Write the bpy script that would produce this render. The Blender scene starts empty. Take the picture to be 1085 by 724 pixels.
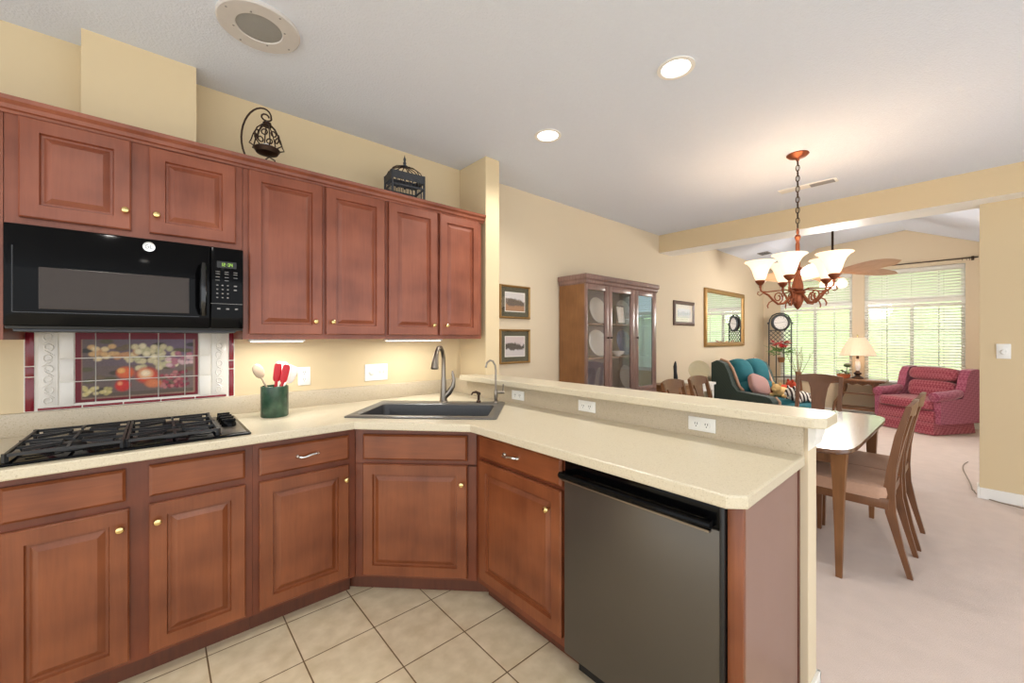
import bpy, bmesh, math, random
from mathutils import Vector, Matrix
random.seed(7)
R = math.radians
PI = math.pi
S = bpy.context.scene
COL = S.collection

# ------------------------------------------------------------------ camera
cd = bpy.data.cameras.new('camera')
cam = bpy.data.objects.new('camera', cd); COL.objects.link(cam)
cd.sensor_width = 36.0
cd.lens = 427.8 / 1085 * 36.0
cd.clip_start = 0.02
cd.clip_end = 300
AZ = math.atan2(486, 427.8)
cam.location = (0, 0, 1.335)
cam.rotation_euler = (R(90), 0, AZ - R(90))
cd.shift_y = -4.0 / 1085
S.camera = cam

# ------------------------------------------------------------------ world, sun, exposure
W = bpy.data.worlds.new('sky'); S.world = W; W.use_nodes = True
wn = W.node_tree.nodes; wl = W.node_tree.links
bg = wn['Background']; bg.inputs['Color'].default_value = (0.93, 0.965, 1.0, 1); bg.inputs['Strength'].default_value = 1.75
sd = bpy.data.lights.new('sun', 'SUN'); sd.energy = 4.5; sd.angle = R(3); sd.color = (1, .98, .96)
so = bpy.data.objects.new('sun', sd); COL.objects.link(so); so.rotation_euler = (R(8), R(-32), 0)
VS = S.view_settings
VS.view_transform = 'Standard'; VS.look = 'None'; VS.gamma = 1.0; VS.use_curve_mapping = False
VS.exposure = 0.40
K_CAN, K_CHAND, K_UNDER, K_LAMP = 32.0, 1.6, 1.6, 2.0

# ------------------------------------------------------------------ materials
def srgb(r, g, b):
    f = lambda c: (c / 255 / 12.92) if c / 255 <= .04045 else ((c / 255 + .055) / 1.055) ** 2.4
    return (f(r), f(g), f(b), 1)

def newmat(name):
    m = bpy.data.materials.new(name); m.use_nodes = True
    nt = m.node_tree; b = nt.nodes['Principled BSDF']
    return m, nt, b

def plain(name, col, rough=.5, metal=0.0, emit=None, es=0.0, spec=.5, coat=0.0, noise=.06, nscale=30, bump=0.0, bscale=200):
    m, nt, b = newmat(name)
    b.inputs['Roughness'].default_value = rough
    b.inputs['Metallic'].default_value = metal
    b.inputs['Specular IOR Level'].default_value = spec
    b.inputs['Coat Weight'].default_value = coat
    tc = nt.nodes.new('ShaderNodeTexCoord')
    n = nt.nodes.new('ShaderNodeTexNoise'); n.inputs['Scale'].default_value = nscale; n.inputs['Detail'].default_value = 3
    nt.links.new(tc.outputs['Object'], n.inputs['Vector'])
    mx = nt.nodes.new('ShaderNodeMix'); mx.data_type = 'RGBA'
    mx.inputs[6].default_value = tuple(max(0, c * (1 - noise)) for c in col[:3]) + (1,)
    mx.inputs[7].default_value = tuple(min(1, c * (1 + noise)) for c in col[:3]) + (1,)
    nt.links.new(n.outputs['Fac'], mx.inputs[0]); nt.links.new(mx.outputs[2], b.inputs['Base Color'])
    if emit:
        b.inputs['Emission Color'].default_value = emit; b.inputs['Emission Strength'].default_value = es
    if bump:
        n2 = nt.nodes.new('ShaderNodeTexNoise'); n2.inputs['Scale'].default_value = bscale; n2.inputs['Detail'].default_value = 4
        nt.links.new(tc.outputs['Object'], n2.inputs['Vector'])
        bp = nt.nodes.new('ShaderNodeBump'); bp.inputs['Strength'].default_value = bump; bp.inputs['Distance'].default_value = .01
        nt.links.new(n2.outputs['Fac'], bp.inputs['Height']); nt.links.new(bp.outputs['Normal'], b.inputs['Normal'])
    return m

def wood(name, c1, c2, rough=.35, scale=(9, 9, .9), coat=.15, blotch=.5):
    m, nt, b = newmat(name)
    b.inputs['Roughness'].default_value = rough
    b.inputs['Coat Weight'].default_value = coat
    b.inputs['Coat Roughness'].default_value = .25
    tc = nt.nodes.new('ShaderNodeTexCoord'); mp = nt.nodes.new('ShaderNodeMapping')
    mp.inputs['Scale'].default_value = scale
    nt.links.new(tc.outputs['Object'], mp.inputs['Vector'])
    n = nt.nodes.new('ShaderNodeTexNoise'); n.inputs['Scale'].default_value = 6; n.inputs['Detail'].default_value = 6; n.inputs['Distortion'].default_value = .6
    nt.links.new(mp.outputs['Vector'], n.inputs['Vector'])
    n2 = nt.nodes.new('ShaderNodeTexNoise'); n2.inputs['Scale'].default_value = 5; n2.inputs['Detail'].default_value = 2
    nt.links.new(tc.outputs['Object'], n2.inputs['Vector'])
    ad = nt.nodes.new('ShaderNodeMath'); ad.operation = 'MULTIPLY_ADD'; ad.inputs[1].default_value = blotch
    nt.links.new(n2.outputs['Fac'], ad.inputs[0])
    ml = nt.nodes.new('ShaderNodeMath'); ml.operation = 'MULTIPLY'; ml.inputs[1].default_value = 1 - blotch
    nt.links.new(n.outputs['Fac'], ml.inputs[0]); nt.links.new(ml.outputs[0], ad.inputs[2])
    cr = nt.nodes.new('ShaderNodeValToRGB')
    cr.color_ramp.elements[0].position = .3; cr.color_ramp.elements[0].color = c1
    cr.color_ramp.elements[1].position = .7; cr.color_ramp.elements[1].color = c2
    nt.links.new(ad.outputs[0], cr.inputs[0]); nt.links.new(cr.outputs[0], b.inputs['Base Color'])
    return m

def emitter(name, col, strength):
    m, nt, b = newmat(name)
    b.inputs['Base Color'].default_value = col; b.inputs['Roughness'].default_value = .4
    b.inputs['Emission Color'].default_value = col; b.inputs['Emission Strength'].default_value = strength
    return m

def pane(name, tint=(1, 1, 1, 1), base=.04, edge=.35, shine=(1, 1, 1, 1)):
    m = bpy.data.materials.new(name); m.use_nodes = True
    nt = m.node_tree; nt.nodes.remove(nt.nodes['Principled BSDF'])
    out = nt.nodes['Material Output']
    tr = nt.nodes.new('ShaderNodeBsdfTransparent'); tr.inputs[0].default_value = tint
    gl = nt.nodes.new('ShaderNodeBsdfGlossy'); gl.inputs['Roughness'].default_value = .02; gl.inputs[0].default_value = shine
    lw = nt.nodes.new('ShaderNodeLayerWeight'); lw.inputs['Blend'].default_value = .25
    mr = nt.nodes.new('ShaderNodeMapRange'); mr.inputs['To Min'].default_value = base; mr.inputs['To Max'].default_value = edge
    nt.links.new(lw.outputs['Fresnel'], mr.inputs['Value'])
    mx = nt.nodes.new('ShaderNodeMixShader')
    nt.links.new(mr.outputs[0], mx.inputs[0]); nt.links.new(tr.outputs[0], mx.inputs[1]); nt.links.new(gl.outputs[0], mx.inputs[2])
    nt.links.new(mx.outputs[0], out.inputs['Surface'])
    return m

def speckle(name, base, dark, light, rough=.4):
    m, nt, b = newmat(name)
    b.inputs['Roughness'].default_value = rough
    tc = nt.nodes.new('ShaderNodeTexCoord')
    v = nt.nodes.new('ShaderNodeTexNoise'); v.inputs['Scale'].default_value = 190; v.inputs['Detail'].default_value = 4; v.inputs['Roughness'].default_value = .8
    nt.links.new(tc.outputs['Object'], v.inputs['Vector'])
    cr = nt.nodes.new('ShaderNodeValToRGB'); e = cr.color_ramp.elements
    e[0].position = .30; e[0].color = dark; e[1].position = .72; e[1].color = light
    k = e.new(.45); k.color = base; k = e.new(.6); k.color = base
    nt.links.new(v.outputs['Fac'], cr.inputs[0]); nt.links.new(cr.outputs[0], b.inputs['Base Color'])
    return m

def checker_fabric(name, c1, c2, scale, rough=.9, flat=(1, 1, 1)):
    m, nt, b = newmat(name); b.inputs['Roughness'].default_value = rough
    b.inputs['Sheen Weight'].default_value = .3
    tc = nt.nodes.new('ShaderNodeTexCoord'); mp = nt.nodes.new('ShaderNodeMapping')
    mp.inputs['Rotation'].default_value = (R(45), R(45), 0); mp.inputs['Scale'].default_value = flat; nt.links.new(tc.outputs['Object'], mp.inputs['Vector'])
    ck = nt.nodes.new('ShaderNodeTexChecker'); ck.inputs['Scale'].default_value = scale
    ck.inputs['Color1'].default_value = c1; ck.inputs['Color2'].default_value = c2
    nt.links.new(mp.outputs['Vector'], ck.inputs['Vector']); nt.links.new(ck.outputs['Color'], b.inputs['Base Color'])
    return m

def stripes(name, c1, c2, scale, rot=(0, 0, 0), dist=3.0, rough=.9, lo=.45, hi=.55):
    m, nt, b = newmat(name); b.inputs['Roughness'].default_value = rough
    tc = nt.nodes.new('ShaderNodeTexCoord'); mp = nt.nodes.new('ShaderNodeMapping'); mp.inputs['Rotation'].default_value = rot
    nt.links.new(tc.outputs['Object'], mp.inputs['Vector'])
    w = nt.nodes.new('ShaderNodeTexWave'); w.inputs['Scale'].default_value = scale; w.inputs['Distortion'].default_value = dist
    nt.links.new(mp.outputs['Vector'], w.inputs['Vector'])
    cr = nt.nodes.new('ShaderNodeValToRGB'); e = cr.color_ramp.elements
    e[0].position = lo; e[0].color = c1; e[1].position = hi; e[1].color = c2
    nt.links.new(w.outputs['Fac'], cr.inputs[0]); nt.links.new(cr.outputs[0], b.inputs['Base Color'])
    return m

def tile_floor():
    m, nt, b = newmat('beige_floor_tile'); b.inputs['Roughness'].default_value = .38
    tc = nt.nodes.new('ShaderNodeTexCoord'); mp = nt.nodes.new('ShaderNodeMapping')
    mp.inputs['Location'].default_value = (-.457 + 2.97 + .0015, -1.817 + 2.97 + .0015, 0)
    nt.links.new(tc.outputs['Object'], mp.inputs['Vector'])
    br = nt.nodes.new('ShaderNodeTexBrick'); br.offset = 0; br.squash = 1
    br.inputs['Scale'].default_value = 1; br.inputs['Brick Width'].default_value = .297; br.inputs['Row Height'].default_value = .297
    br.inputs['Mortar Size'].default_value = .0028; br.inputs['Mortar Smooth'].default_value = .1
    nt.links.new(mp.outputs['Vector'], br.inputs['Vector'])
    n = nt.nodes.new('ShaderNodeTexNoise'); n.inputs['Scale'].default_value = 14; n.inputs['Detail'].default_value = 5
    nt.links.new(tc.outputs['Object'], n.inputs['Vector'])
    cr = nt.nodes.new('ShaderNodeValToRGB'); e = cr.color_ramp.elements
    e[0].position = .3; e[0].color = srgb(204, 186, 152); e[1].position = .7; e[1].color = srgb(224, 208, 178)
    nt.links.new(n.outputs['Fac'], cr.inputs[0])
    nt.links.new(cr.outputs[0], br.inputs['Color1']); nt.links.new(cr.outputs[0], br.inputs['Color2'])
    br.inputs['Mortar'].default_value = srgb(112, 88, 58)
    nt.links.new(br.outputs['Color'], b.inputs['Base Color'])
    bp = nt.nodes.new('ShaderNodeBump'); bp.inputs['Strength'].default_value = .4; bp.inputs['Distance'].default_value = .003; bp.invert = True
    nt.links.new(br.outputs['Fac'], bp.inputs['Height']); nt.links.new(bp.outputs['Normal'], b.inputs['Normal'])
    return m

M = {}
M['tile'] = tile_floor()
M['carpet'] = plain('beige_carpet', srgb(218, 202, 193), .95, noise=.08, nscale=9, bump=.5, bscale=350, spec=.1)
M['wall'] = plain('tan_wall_paint', srgb(217, 197, 160), .75, noise=.015, nscale=2, bump=.05, bscale=250, spec=.2)
M['wall_far'] = plain('pale_tan_wall_paint', srgb(217, 201, 174), .75, noise=.015, nscale=2, spec=.2)
M['ceiling'] = plain('white_textured_ceiling', srgb(221, 228, 240), .9, noise=.02, nscale=60, bump=.35, bscale=95, spec=.1)
M['white'] = plain('white_paint', srgb(238, 236, 230), .45, noise=.01)
M['plastic'] = plain('white_plastic', srgb(240, 239, 233), .35, noise=.01)
M['socket'] = plain('dark_slot', srgb(70, 66, 60), .5)
CW_ = dict(rough=.34, coat=.0, blotch=.75)
M['cherry'] = wood('cherry_cabinet_wood', srgb(98, 48, 24), srgb(138, 78, 45), scale=(14, 14, 1.0), **CW_)
M['cherry_frame'] = wood('shade_darkened_cherry_frame', srgb(88, 40, 21), srgb(120, 60, 35), scale=(14, 14, 1.0), **CW_)  # shade of the gaps between fronts put into a darker wood
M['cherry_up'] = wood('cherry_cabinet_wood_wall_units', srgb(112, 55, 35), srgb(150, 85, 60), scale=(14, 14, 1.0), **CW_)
M['cherry_flat'] = wood('cherry_drawer_wood', srgb(102, 50, 25), srgb(142, 80, 45), scale=(1.0, 14, 14), **CW_)
M['cherry_dark'] = wood('dark_cherry_wood', srgb(80, 40, 24), srgb(105, 56, 34), rough=.5)
M['endpanel'] = plain('mauve_brown_laminate', srgb(138, 108, 97), .4, noise=.05, nscale=4)
M['counter'] = speckle('speckled_cream_solid_surface', srgb(206, 195, 170), srgb(168, 152, 120), srgb(224, 215, 194), .32)
M['splash'] = speckle('speckled_beige_solid_surface', srgb(192, 178, 154), srgb(146, 128, 100), srgb(212, 200, 180), .4)
M['sink'] = speckle('charcoal_sink_composite', srgb(48, 48, 50), srgb(30, 30, 32), srgb(76, 76, 78), .35)
M['sinkrim'] = plain('grey_sink_rim', srgb(92, 90, 86), .3, noise=.08)
M['nickel'] = plain('brushed_nickel', srgb(140, 131, 120), .3, 1.0)
M['brass'] = plain('polished_brass', srgb(226, 200, 140), .22, 1.0)
M['chrome'] = plain('bright_chrome', srgb(220, 218, 212), .15, 1.0)
M['black'] = plain('gloss_black', srgb(7, 7, 8), .08, spec=.10)
M['black_matte'] = plain('satin_black', srgb(18, 18, 19), .42)
M['iron'] = plain('cast_iron', srgb(26, 26, 28), .4, noise=.2)
M['mwglass'] = plain('smoked_oven_glass', srgb(66, 60, 57), .2, spec=.12)
M['black_bar'] = plain('gloss_black_bar', srgb(10, 10, 11), .12, spec=.6)
M['keys'] = plain('grey_keypad_print', srgb(128, 126, 124), .5)
M['lcd'] = emitter('green_display_digits', srgb(140, 180, 70), .45)
M['dw'] = plain('dark_satin_steel', srgb(88, 82, 74), .33, .55, noise=.05, nscale=3)
M['redtile'] = plain('burgundy_glazed_tile', srgb(122, 26, 38), .15)
M['whitetile'] = plain('white_glazed_tile', srgb(228, 222, 212), .15, noise=.02)
M['grout'] = plain('pale_grout', srgb(232, 226, 214), .8)
M['marble'] = plain('green_marble', srgb(52, 78, 60), .22, noise=.75, nscale=26)
M['spoon'] = plain('taupe_utensil', srgb(172, 152, 128), .4)
M['red'] = plain('red_silicone', srgb(196, 24, 38), .35)
M['whiteut'] = plain('white_nylon', srgb(238, 232, 224), .4)
M['bronze'] = plain('antique_copper_bronze', srgb(150, 86, 58), .38, .75, noise=.25, nscale=40)
M['darkbronze'] = plain('dark_bronze', srgb(70, 54, 44), .42, .8, noise=.2)
M['shade'] = emitter('lit_frosted_glass', srgb(255, 232, 204), .72)
M['canlens'] = emitter('lit_recessed_lens', srgb(255, 250, 240), 4.0)
M['grille'] = plain('grey_speaker_grille', srgb(160, 160, 156), .6, bump=.6, bscale=500)
M['speaker'] = plain('off_white_speaker_ring', srgb(206, 203, 200), .5)
M['vent'] = plain('grey_vent_blades', srgb(150, 148, 146), .5)
M['walnut'] = wood('walnut_furniture', srgb(92, 58, 36), srgb(138, 94, 60), .35)
M['oak'] = wood('golden_brown_oak', srgb(116, 76, 42), srgb(146, 100, 60), .4, coat=0, blotch=.6)
M['chairwood'] = wood('brown_chair_wood', srgb(98, 62, 36), srgb(128, 84, 52), .35, coat=.1, blotch=.6)
M['mauvewood'] = wood('mauve_brown_cabinet_front', srgb(106, 80, 70), srgb(148, 116, 106), .3)
M['cabback'] = plain('grey_mauve_cabinet_lining', srgb(158, 150, 156), .6)
M['tabletop'] = wood('polished_walnut_tabletop', srgb(84, 52, 34), srgb(112, 74, 50), .12, (1, 9, 9), coat=.5)
M['seat'] = plain('peach_seat_fabric', srgb(196, 158, 134), .9, noise=.08, nscale=60, bump=.2, bscale=400)
M['glass'] = pane('clear_window_glass')
M['cabglass'] = pane('cabinet_door_glass', base=.03, edge=.25)
M['cabglass_bright'] = pane('blue_reflection_cabinet_glass', tint=(.75, .85, .95, 1), base=.5, edge=.8, shine=(.72, .9, 1, 1))  # blue of the mirrored window put into tint and shine
M['mirror'] = plain('silvered_mirror', srgb(235, 238, 238), .02, 1.0, noise=0)
M['gold'] = plain('antique_gold_frame', srgb(160, 124, 72), .4, .5, noise=.15)
M['darkframe'] = plain('dark_brown_frame', srgb(78, 50, 36), .4)
M['mat_green'] = plain('dark_olive_mat_board', srgb(74, 72, 56), .8)
M['mat_white'] = plain('white_mat_board', srgb(232, 226, 216), .8)
M['china'] = plain('white_china', srgb(236, 232, 226), .15, noise=.05, nscale=50)
M['chinablue'] = plain('blue_china', srgb(120, 140, 180), .2)
M['cream_plate'] = plain('cream_earthenware', srgb(206, 192, 152), .3)
M['teal'] = plain('teal_upholstery', srgb(32, 104, 114), .85, noise=.15, nscale=20, bump=.2, bscale=150)
M['darkgreen'] = checker_fabric('dark_green_weave', srgb(30, 46, 42), srgb(46, 66, 58), 60)
M['piping'] = plain('pinkish_wood_trim', srgb(190, 150, 124), .5)
M['crimson'] = checker_fabric('crimson_diamond_weave', srgb(134, 46, 64), srgb(166, 90, 100), 38)
M['crimson_lit_side'] = checker_fabric('crimson_lit_side_weave', srgb(140, 60, 86), srgb(164, 90, 112), 34)  # lit tint of the armchair sides put into the weave colour
M['pillow'] = stripes('pink_patterned_pillow', srgb(206, 176, 168), srgb(140, 84, 84), 22, (.5, .2, .6), 6)
M['zebra'] = stripes('black_and_white_stripes', srgb(58, 42, 38), srgb(236, 230, 220), 7, (0, .3, .5), 1.5)
M['plushyellow'] = plain('cream_yellow_plush', srgb(230, 194, 132), .95, bump=.5, bscale=120)
M['plushred'] = plain('rust_red_plush', srgb(184, 68, 40), .95, bump=.5, bscale=120)
M['lampshade'] = emitter('pleated_lampshade', srgb(232, 200, 170), .3)
M['terracotta'] = plain('terracotta', srgb(176, 90, 50), .7)
M['leaf'] = plain('green_leaf', srgb(86, 128, 56), .6, noise=.3)
M['darkleaf'] = plain('dark_green_leaf', srgb(60, 74, 40), .6, noise=.3)
M['petal'] = plain('red_petals', srgb(186, 40, 44), .6, noise=.2)
M['twig'] = plain('pale_twig', srgb(150, 132, 110), .8)
M['blind'] = plain('white_blind_slat', srgb(244, 242, 236), .5, noise=.01)
_nt = M['blind'].node_tree; _b = _nt.nodes['Principled BSDF']; _tl = _nt.nodes.new('ShaderNodeBsdfTranslucent'); _tl.inputs[0].default_value = srgb(244, 243, 238)
_mx = _nt.nodes.new('ShaderNodeMixShader'); _mx.inputs[0].default_value = .28
_nt.links.new(_b.outputs[0], _mx.inputs[1]); _nt.links.new(_tl.outputs[0], _mx.inputs[2]); _nt.links.new(_mx.outputs[0], _nt.nodes['Material Output'].inputs['Surface'])
M['clockface'] = plain('white_clock_dial', srgb(232, 228, 222), .4)
M['fanblade'] = wood('washed_palm_leaf_blade', srgb(196, 146, 104), srgb(222, 180, 138), .5, (6, 1, 6))
M['lawn'] = plain('sunlit_lawn', srgb(148, 166, 114), .95, noise=.35, nscale=1.3, spec=.1)
M['mulch'] = plain('dark_mulch', srgb(84, 76, 70), .95, noise=.5, nscale=14)
M['cord'] = plain('grey_beige_cord', srgb(150, 134, 116), .6)
M['strip'] = plain('brown_transition_strip', srgb(110, 76, 50), .5)
M['metalgrey'] = plain('grey_painted_iron', srgb(60, 62, 66), .5, .3)

# ------------------------------------------------------------------ mesh helpers
class MB:
    def __init__(s): s.bm = bmesh.new(); s.mi = 0
    def _tag(s, faces):
        for f in faces: f.material_index = s.mi
    def box(s, a, b, bevel=0.0, seg=2):
        x0, y0, z0 = [min(p, q) for p, q in zip(a, b)]; x1, y1, z1 = [max(p, q) for p, q in zip(a, b)]
        v = [s.bm.verts.new(p) for p in ((x0,y0,z0),(x1,y0,z0),(x1,y1,z0),(x0,y1,z0),(x0,y0,z1),(x1,y0,z1),(x1,y1,z1),(x0,y1,z1))]
        fs = [s.bm.faces.new([v[i] for i in q]) for q in ((0,3,2,1),(4,5,6,7),(0,1,5,4),(1,2,6,5),(2,3,7,6),(3,0,4,7))]
        s._tag(fs)
        if bevel > 0:
            es = list({e for f in fs for e in f.edges})
            r = bmesh.ops.bevel(s.bm, geom=es, offset=bevel, segments=seg, affect='EDGES', profile=.5)
            s._tag(r['faces'])
        return s
    def loops(s, rings, close_start=True, close_end=True, closed=True):
        vs = [[s.bm.verts.new(p) for p in r] for r in rings]
        fs = []
        for a, b in zip(vs, vs[1:]):
            n = len(a)
            for i in range(n if closed else n - 1):
                j = (i + 1) % n
                fs.append(s.bm.faces.new((a[i], a[j], b[j], b[i])))
        if closed and close_start: fs.append(s.bm.faces.new(vs[0][::-1]))
        if closed and close_end: fs.append(s.bm.faces.new(vs[-1]))
        s._tag(fs); return s
    def lathe(s, prof, c=(0, 0, 0), seg=24, axis='Z', ends=True):
        rings = []
        for r, h in prof:
            ring = []
            for i in range(seg):
                t = 2 * PI * i / seg; p = (max(r, .0002) * math.cos(t), max(r, .0002) * math.sin(t), h)
                if axis == 'X': p = (p[2], p[0], p[1])
                if axis == 'Y': p = (p[0], -p[2], p[1])
                ring.append((p[0] + c[0], p[1] + c[1], p[2] + c[2]))
            rings.append(ring)
        return s.loops(rings, ends, ends)
    def tube(s, pts, r, seg=8, sect=None):
        pts = [Vector(p) for p in pts]; n = len(pts)
        rs = r if isinstance(r, (list, tuple)) else [r] * n
        t0 = (pts[1] - pts[0]).normalized()
        up = Vector((0, 0, 1)) if abs(t0.z) < .9 else Vector((1, 0, 0))
        nrm = t0.cross(up).normalized(); rings = []
        for i, p in enumerate(pts):
            t = (pts[min(i + 1, n - 1)] - pts[max(i - 1, 0)])
            t = t.normalized() if t.length > 1e-9 else t0
            nrm = (nrm - t * nrm.dot(t)); nrm = nrm.normalized() if nrm.length > 1e-6 else t.orthogonal().normalized()
            bn = t.cross(nrm)
            rings.append([tuple(p + (nrm * math.cos(2*PI*k/seg) + bn * math.sin(2*PI*k/seg)) * rs[i]) for k in range(seg)])
        return s.loops(rings)
    def bar(s, p0, p1, w, d=None, side=(0, 0, 1)):
        """rectangular bar from p0 to p1"""
        d = d or w; p0 = Vector(p0); p1 = Vector(p1); t = (p1 - p0).normalized()
        u = t.cross(Vector(side)); u = u.normalized() if u.length > 1e-5 else t.orthogonal().normalized()
        v = t.cross(u)
        rings = [[tuple(p + u * a * w / 2 + v * b * d / 2) for a, b in ((-1,-1),(1,-1),(1,1),(-1,1))] for p in (p0, p1)]
        return s.loops(rings)
    def prism(s, poly, z0, z1):
        return s.loops([[(x, y, z0) for x, y in poly], [(x, y, z1) for x, y in poly]])
    def extrude_x(s, poly, x0, x1):
        return s.loops([[(x0, y, z) for y, z in poly], [(x1, y, z) for y, z in poly]])
    def superq(s, c, r, e1=.5, e2=.5, nu=20, nv=12, rot=None):
        sp = lambda v, e: math.copysign(abs(v) ** e, v)
        rings = []
        for j in range(1, nv):
            ph = -PI/2 + PI * j / nv; ring = []
            for i in range(nu):
                th = 2 * PI * i / nu
                p = Vector((r[0]*sp(math.cos(ph),e1)*sp(math.cos(th),e2), r[1]*sp(math.cos(ph),e1)*sp(math.sin(th),e2), r[2]*sp(math.sin(ph),e1)))
                if rot: p = rot @ p
                ring.append(tuple(p + Vector(c)))
            rings.append(ring)
        return s.loops(rings)
    def xform(s, mat):
        bmesh.ops.transform(s.bm, matrix=mat, verts=s.bm.verts[:]); return s
    def quad(s, pts):
        f = s.bm.faces.new([s.bm.verts.new(p) for p in pts]); f.material_index = s.mi; return s
    def build(s, name, mat, parent=None, smooth=35, loc=None):
        bmesh.ops.recalc_face_normals(s.bm, faces=s.bm.faces[:])
        me = bpy.data.meshes.new(name); s.bm.to_mesh(me); s.bm.free()
        for m in (mat if isinstance(mat, (list, tuple)) else [mat]): me.materials.append(m)
        if smooth:
            me.polygons.foreach_set('use_smooth', [True] * len(me.polygons))
            me.set_sharp_from_angle(angle=R(smooth))
        o = bpy.data.objects.new(name, me); COL.objects.link(o)
        if parent: o.parent = parent
        if loc: o.location = loc
        return o

def tag(o, label=None, cat=None, group=None, kind=None):
    if label: o['label'] = label
    if cat: o['category'] = cat
    if group: o['group'] = group
    if kind: o['kind'] = kind
    return o

def thing(name, label, cat, loc=(0, 0, 0), rz=0.0, group=None):
    o = bpy.data.objects.new(name, None); COL.objects.link(o)
    o.location = loc; o.rotation_euler = (0, 0, rz); o.empty_display_size = .1
    return tag(o, label, cat, group)

def struct(name, mb, mat, smooth=0, label=None):
    o = mb.build(name, mat, smooth=smooth); o['kind'] = 'structure'
    if label: o['label'] = label
    return o

def kids(o): return [c for c in bpy.data.objects if c.parent == o]
def dup(root, loc, rz=None, label=None):
    r = root.copy(); COL.objects.link(r); r.location = loc
    if rz is not None: r.rotation_euler = (0, 0, rz)
    if label: r['label'] = label
    for c in kids(root):
        d = c.copy(); COL.objects.link(d); d.parent = r
        for g in kids(c):
            e = g.copy(); COL.objects.link(e); e.parent = d
    return r

def lamp(name, kind, loc, energy, color=(1, .9, .75), size=.1, parent=None, rot=(0, 0, 0), spot=None):
    l = bpy.data.lights.new(name, kind); l.energy = energy; l.color = color
    if kind == 'AREA': l.shape = 'DISK'; l.size = size
    elif kind in ('POINT', 'SPOT'): l.shadow_soft_size = size
    if kind == 'SPOT': l.spot_size = spot or R(120); l.spot_blend = .6
    o = bpy.data.objects.new(name, l); COL.objects.link(o); o.location = loc; o.rotation_euler = rot
    if parent: o.parent = parent
    return o

# ================================================================== THE SETTING
ZC = 2.675; YW = 2.70
struct('floor', MB().box((-3.4, -3.4, -.12), (1.88, 2.8, 0)), M['tile'], label='beige square ceramic tile kitchen floor')
struct('floor_carpet', MB().box((1.88, -3.4, -.12), (9.2, 2.8, 0)), M['carpet'], label='pinkish beige carpet of the dining and living area')
struct('trim_1', MB().box((1.865, -3.4, -.001), (1.895, .37, .006)), M['strip'], label='thin brown strip where tile meets carpet')
struct('ceiling', MB().box((-3.4, -3.4, ZC), (5.2, 2.85, ZC + .15)), M['ceiling'], label='flat white textured ceiling over kitchen and dining area')
b = MB().box((-3.4, YW, 0), (1.95, YW + .15, ZC))
struct('wall_left', b, M['wall'], label='tan wall behind the cherry cabinets')
b = MB().box((1.95, YW, 0), (9.2, YW + .15, 3.0))
struct('wall_left_dining', b, M['wall_far'], label='tan wall behind china cabinet and mirror')
struct('wall_duct_chase', MB().box((-.245, 2.54, 2.0), (.148, YW, ZC)), M['wall'], label='square boxed duct chase above the cabinets')
struct('wall_stub', MB().box((1.82, 2.36, 0), (1.95, YW, ZC), .004), M['wall'], label='short wall end at the right of the wall cabinets')
struct('wall_peninsula', MB().box((1.75, .383, 0), (1.86, 2.36, 1.0265), .003), M['wall_far'], label='half wall behind the peninsula counter')
b = MB()
prof = [(.383, .93), (.368, .945), (.364, .97), (.360, .975), (.360, 1.0265), (.383, 1.0265)]
b.extrude_x(prof, 1.742, 1.872)
struct('trim_2', b, M['white'], label='moulded white cap under the bar ledge end')
b = MB(); b.box((1.742, .371, 0), (1.872, .384, .085), .003); b.box((1.86, .371, 0), (1.872, 2.36, .085), .003)
struct('baseboard_peninsula', b, M['white'])
struct('wall_right', MB().box((5.15, -3.4, 0), (5.3, -.05, 2.46)), M['wall'], label='tan wall at the right with a dimmer switch')
struct('baseboard_right', MB().box((5.136, -3.4, 0), (5.15, -.05, .09), .003).box((5.136, -.05, 0), (5.3, -.036, .09), .003), M['white'])
b = MB(); b.box((4.945, -3.4, 2.447), (5.29, YW, ZC + .15)); b.mi = 1; b.box((4.95, -3.4, 2.4455), (5.285, YW, 2.4475))
struct('wall_beam', b, [M['wall'], M['white']], label='tan dropped beam across the dining ceiling')
# living room: vaulted ceiling, window wall with three windows, right wall
VP = [(2.85, 2.735), (2.12, 2.80), (1.83, 2.955), (.69, 3.057), (-.08, 2.735), (-.35, 2.66), (-1.45, 2.62)]
poly = VP + [(-1.45, 3.3), (2.85, 3.3)]
struct('ceiling_vault', MB().extrude_x(poly, 5.2, 9.2), M['ceiling'], label='white sloped living room ceiling')
struct('wall_living_right', MB().box((5.3, -1.43, 0), (5.6, -1.28, 3.2)).box((7.4, -1.43, 0), (9.2, -1.28, 3.2)).box((5.6, -1.43, 2.3), (7.4, -1.28, 3.2)), M['wall_far'], label='unseen living room wall with a wide opening added to admit daylight')  # opening added in this unseen wall to let daylight in
XW = 9.0
WIN = [(1.35, 2.42), (.05, 1.19), (-1.2, -.11)]
b = MB(); T = .15
b.box((XW, -1.43, 0), (XW + T, 2.85, .56)); b.box((XW, -1.43, 2.45), (XW + T, 2.85, 3.3))
ys = [-1.43, -1.2, -.11, .05, 1.19, 1.35, 2.42, 2.85]
for i in range(0, 8, 2): b.box((XW, ys[i], .56), (XW + T, ys[i + 1], 2.45))
struct('wall_window', b, M['wall_far'], label='tan gabled end wall with three tall windows')
struct('baseboard_window', MB().box((XW - .014, -1.28, 0), (XW, YW, .09), .003), M['white'])
struct('baseboard_left', MB().box((1.95, YW - .014, 0), (XW, YW, .09), .003), M['white'])
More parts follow.
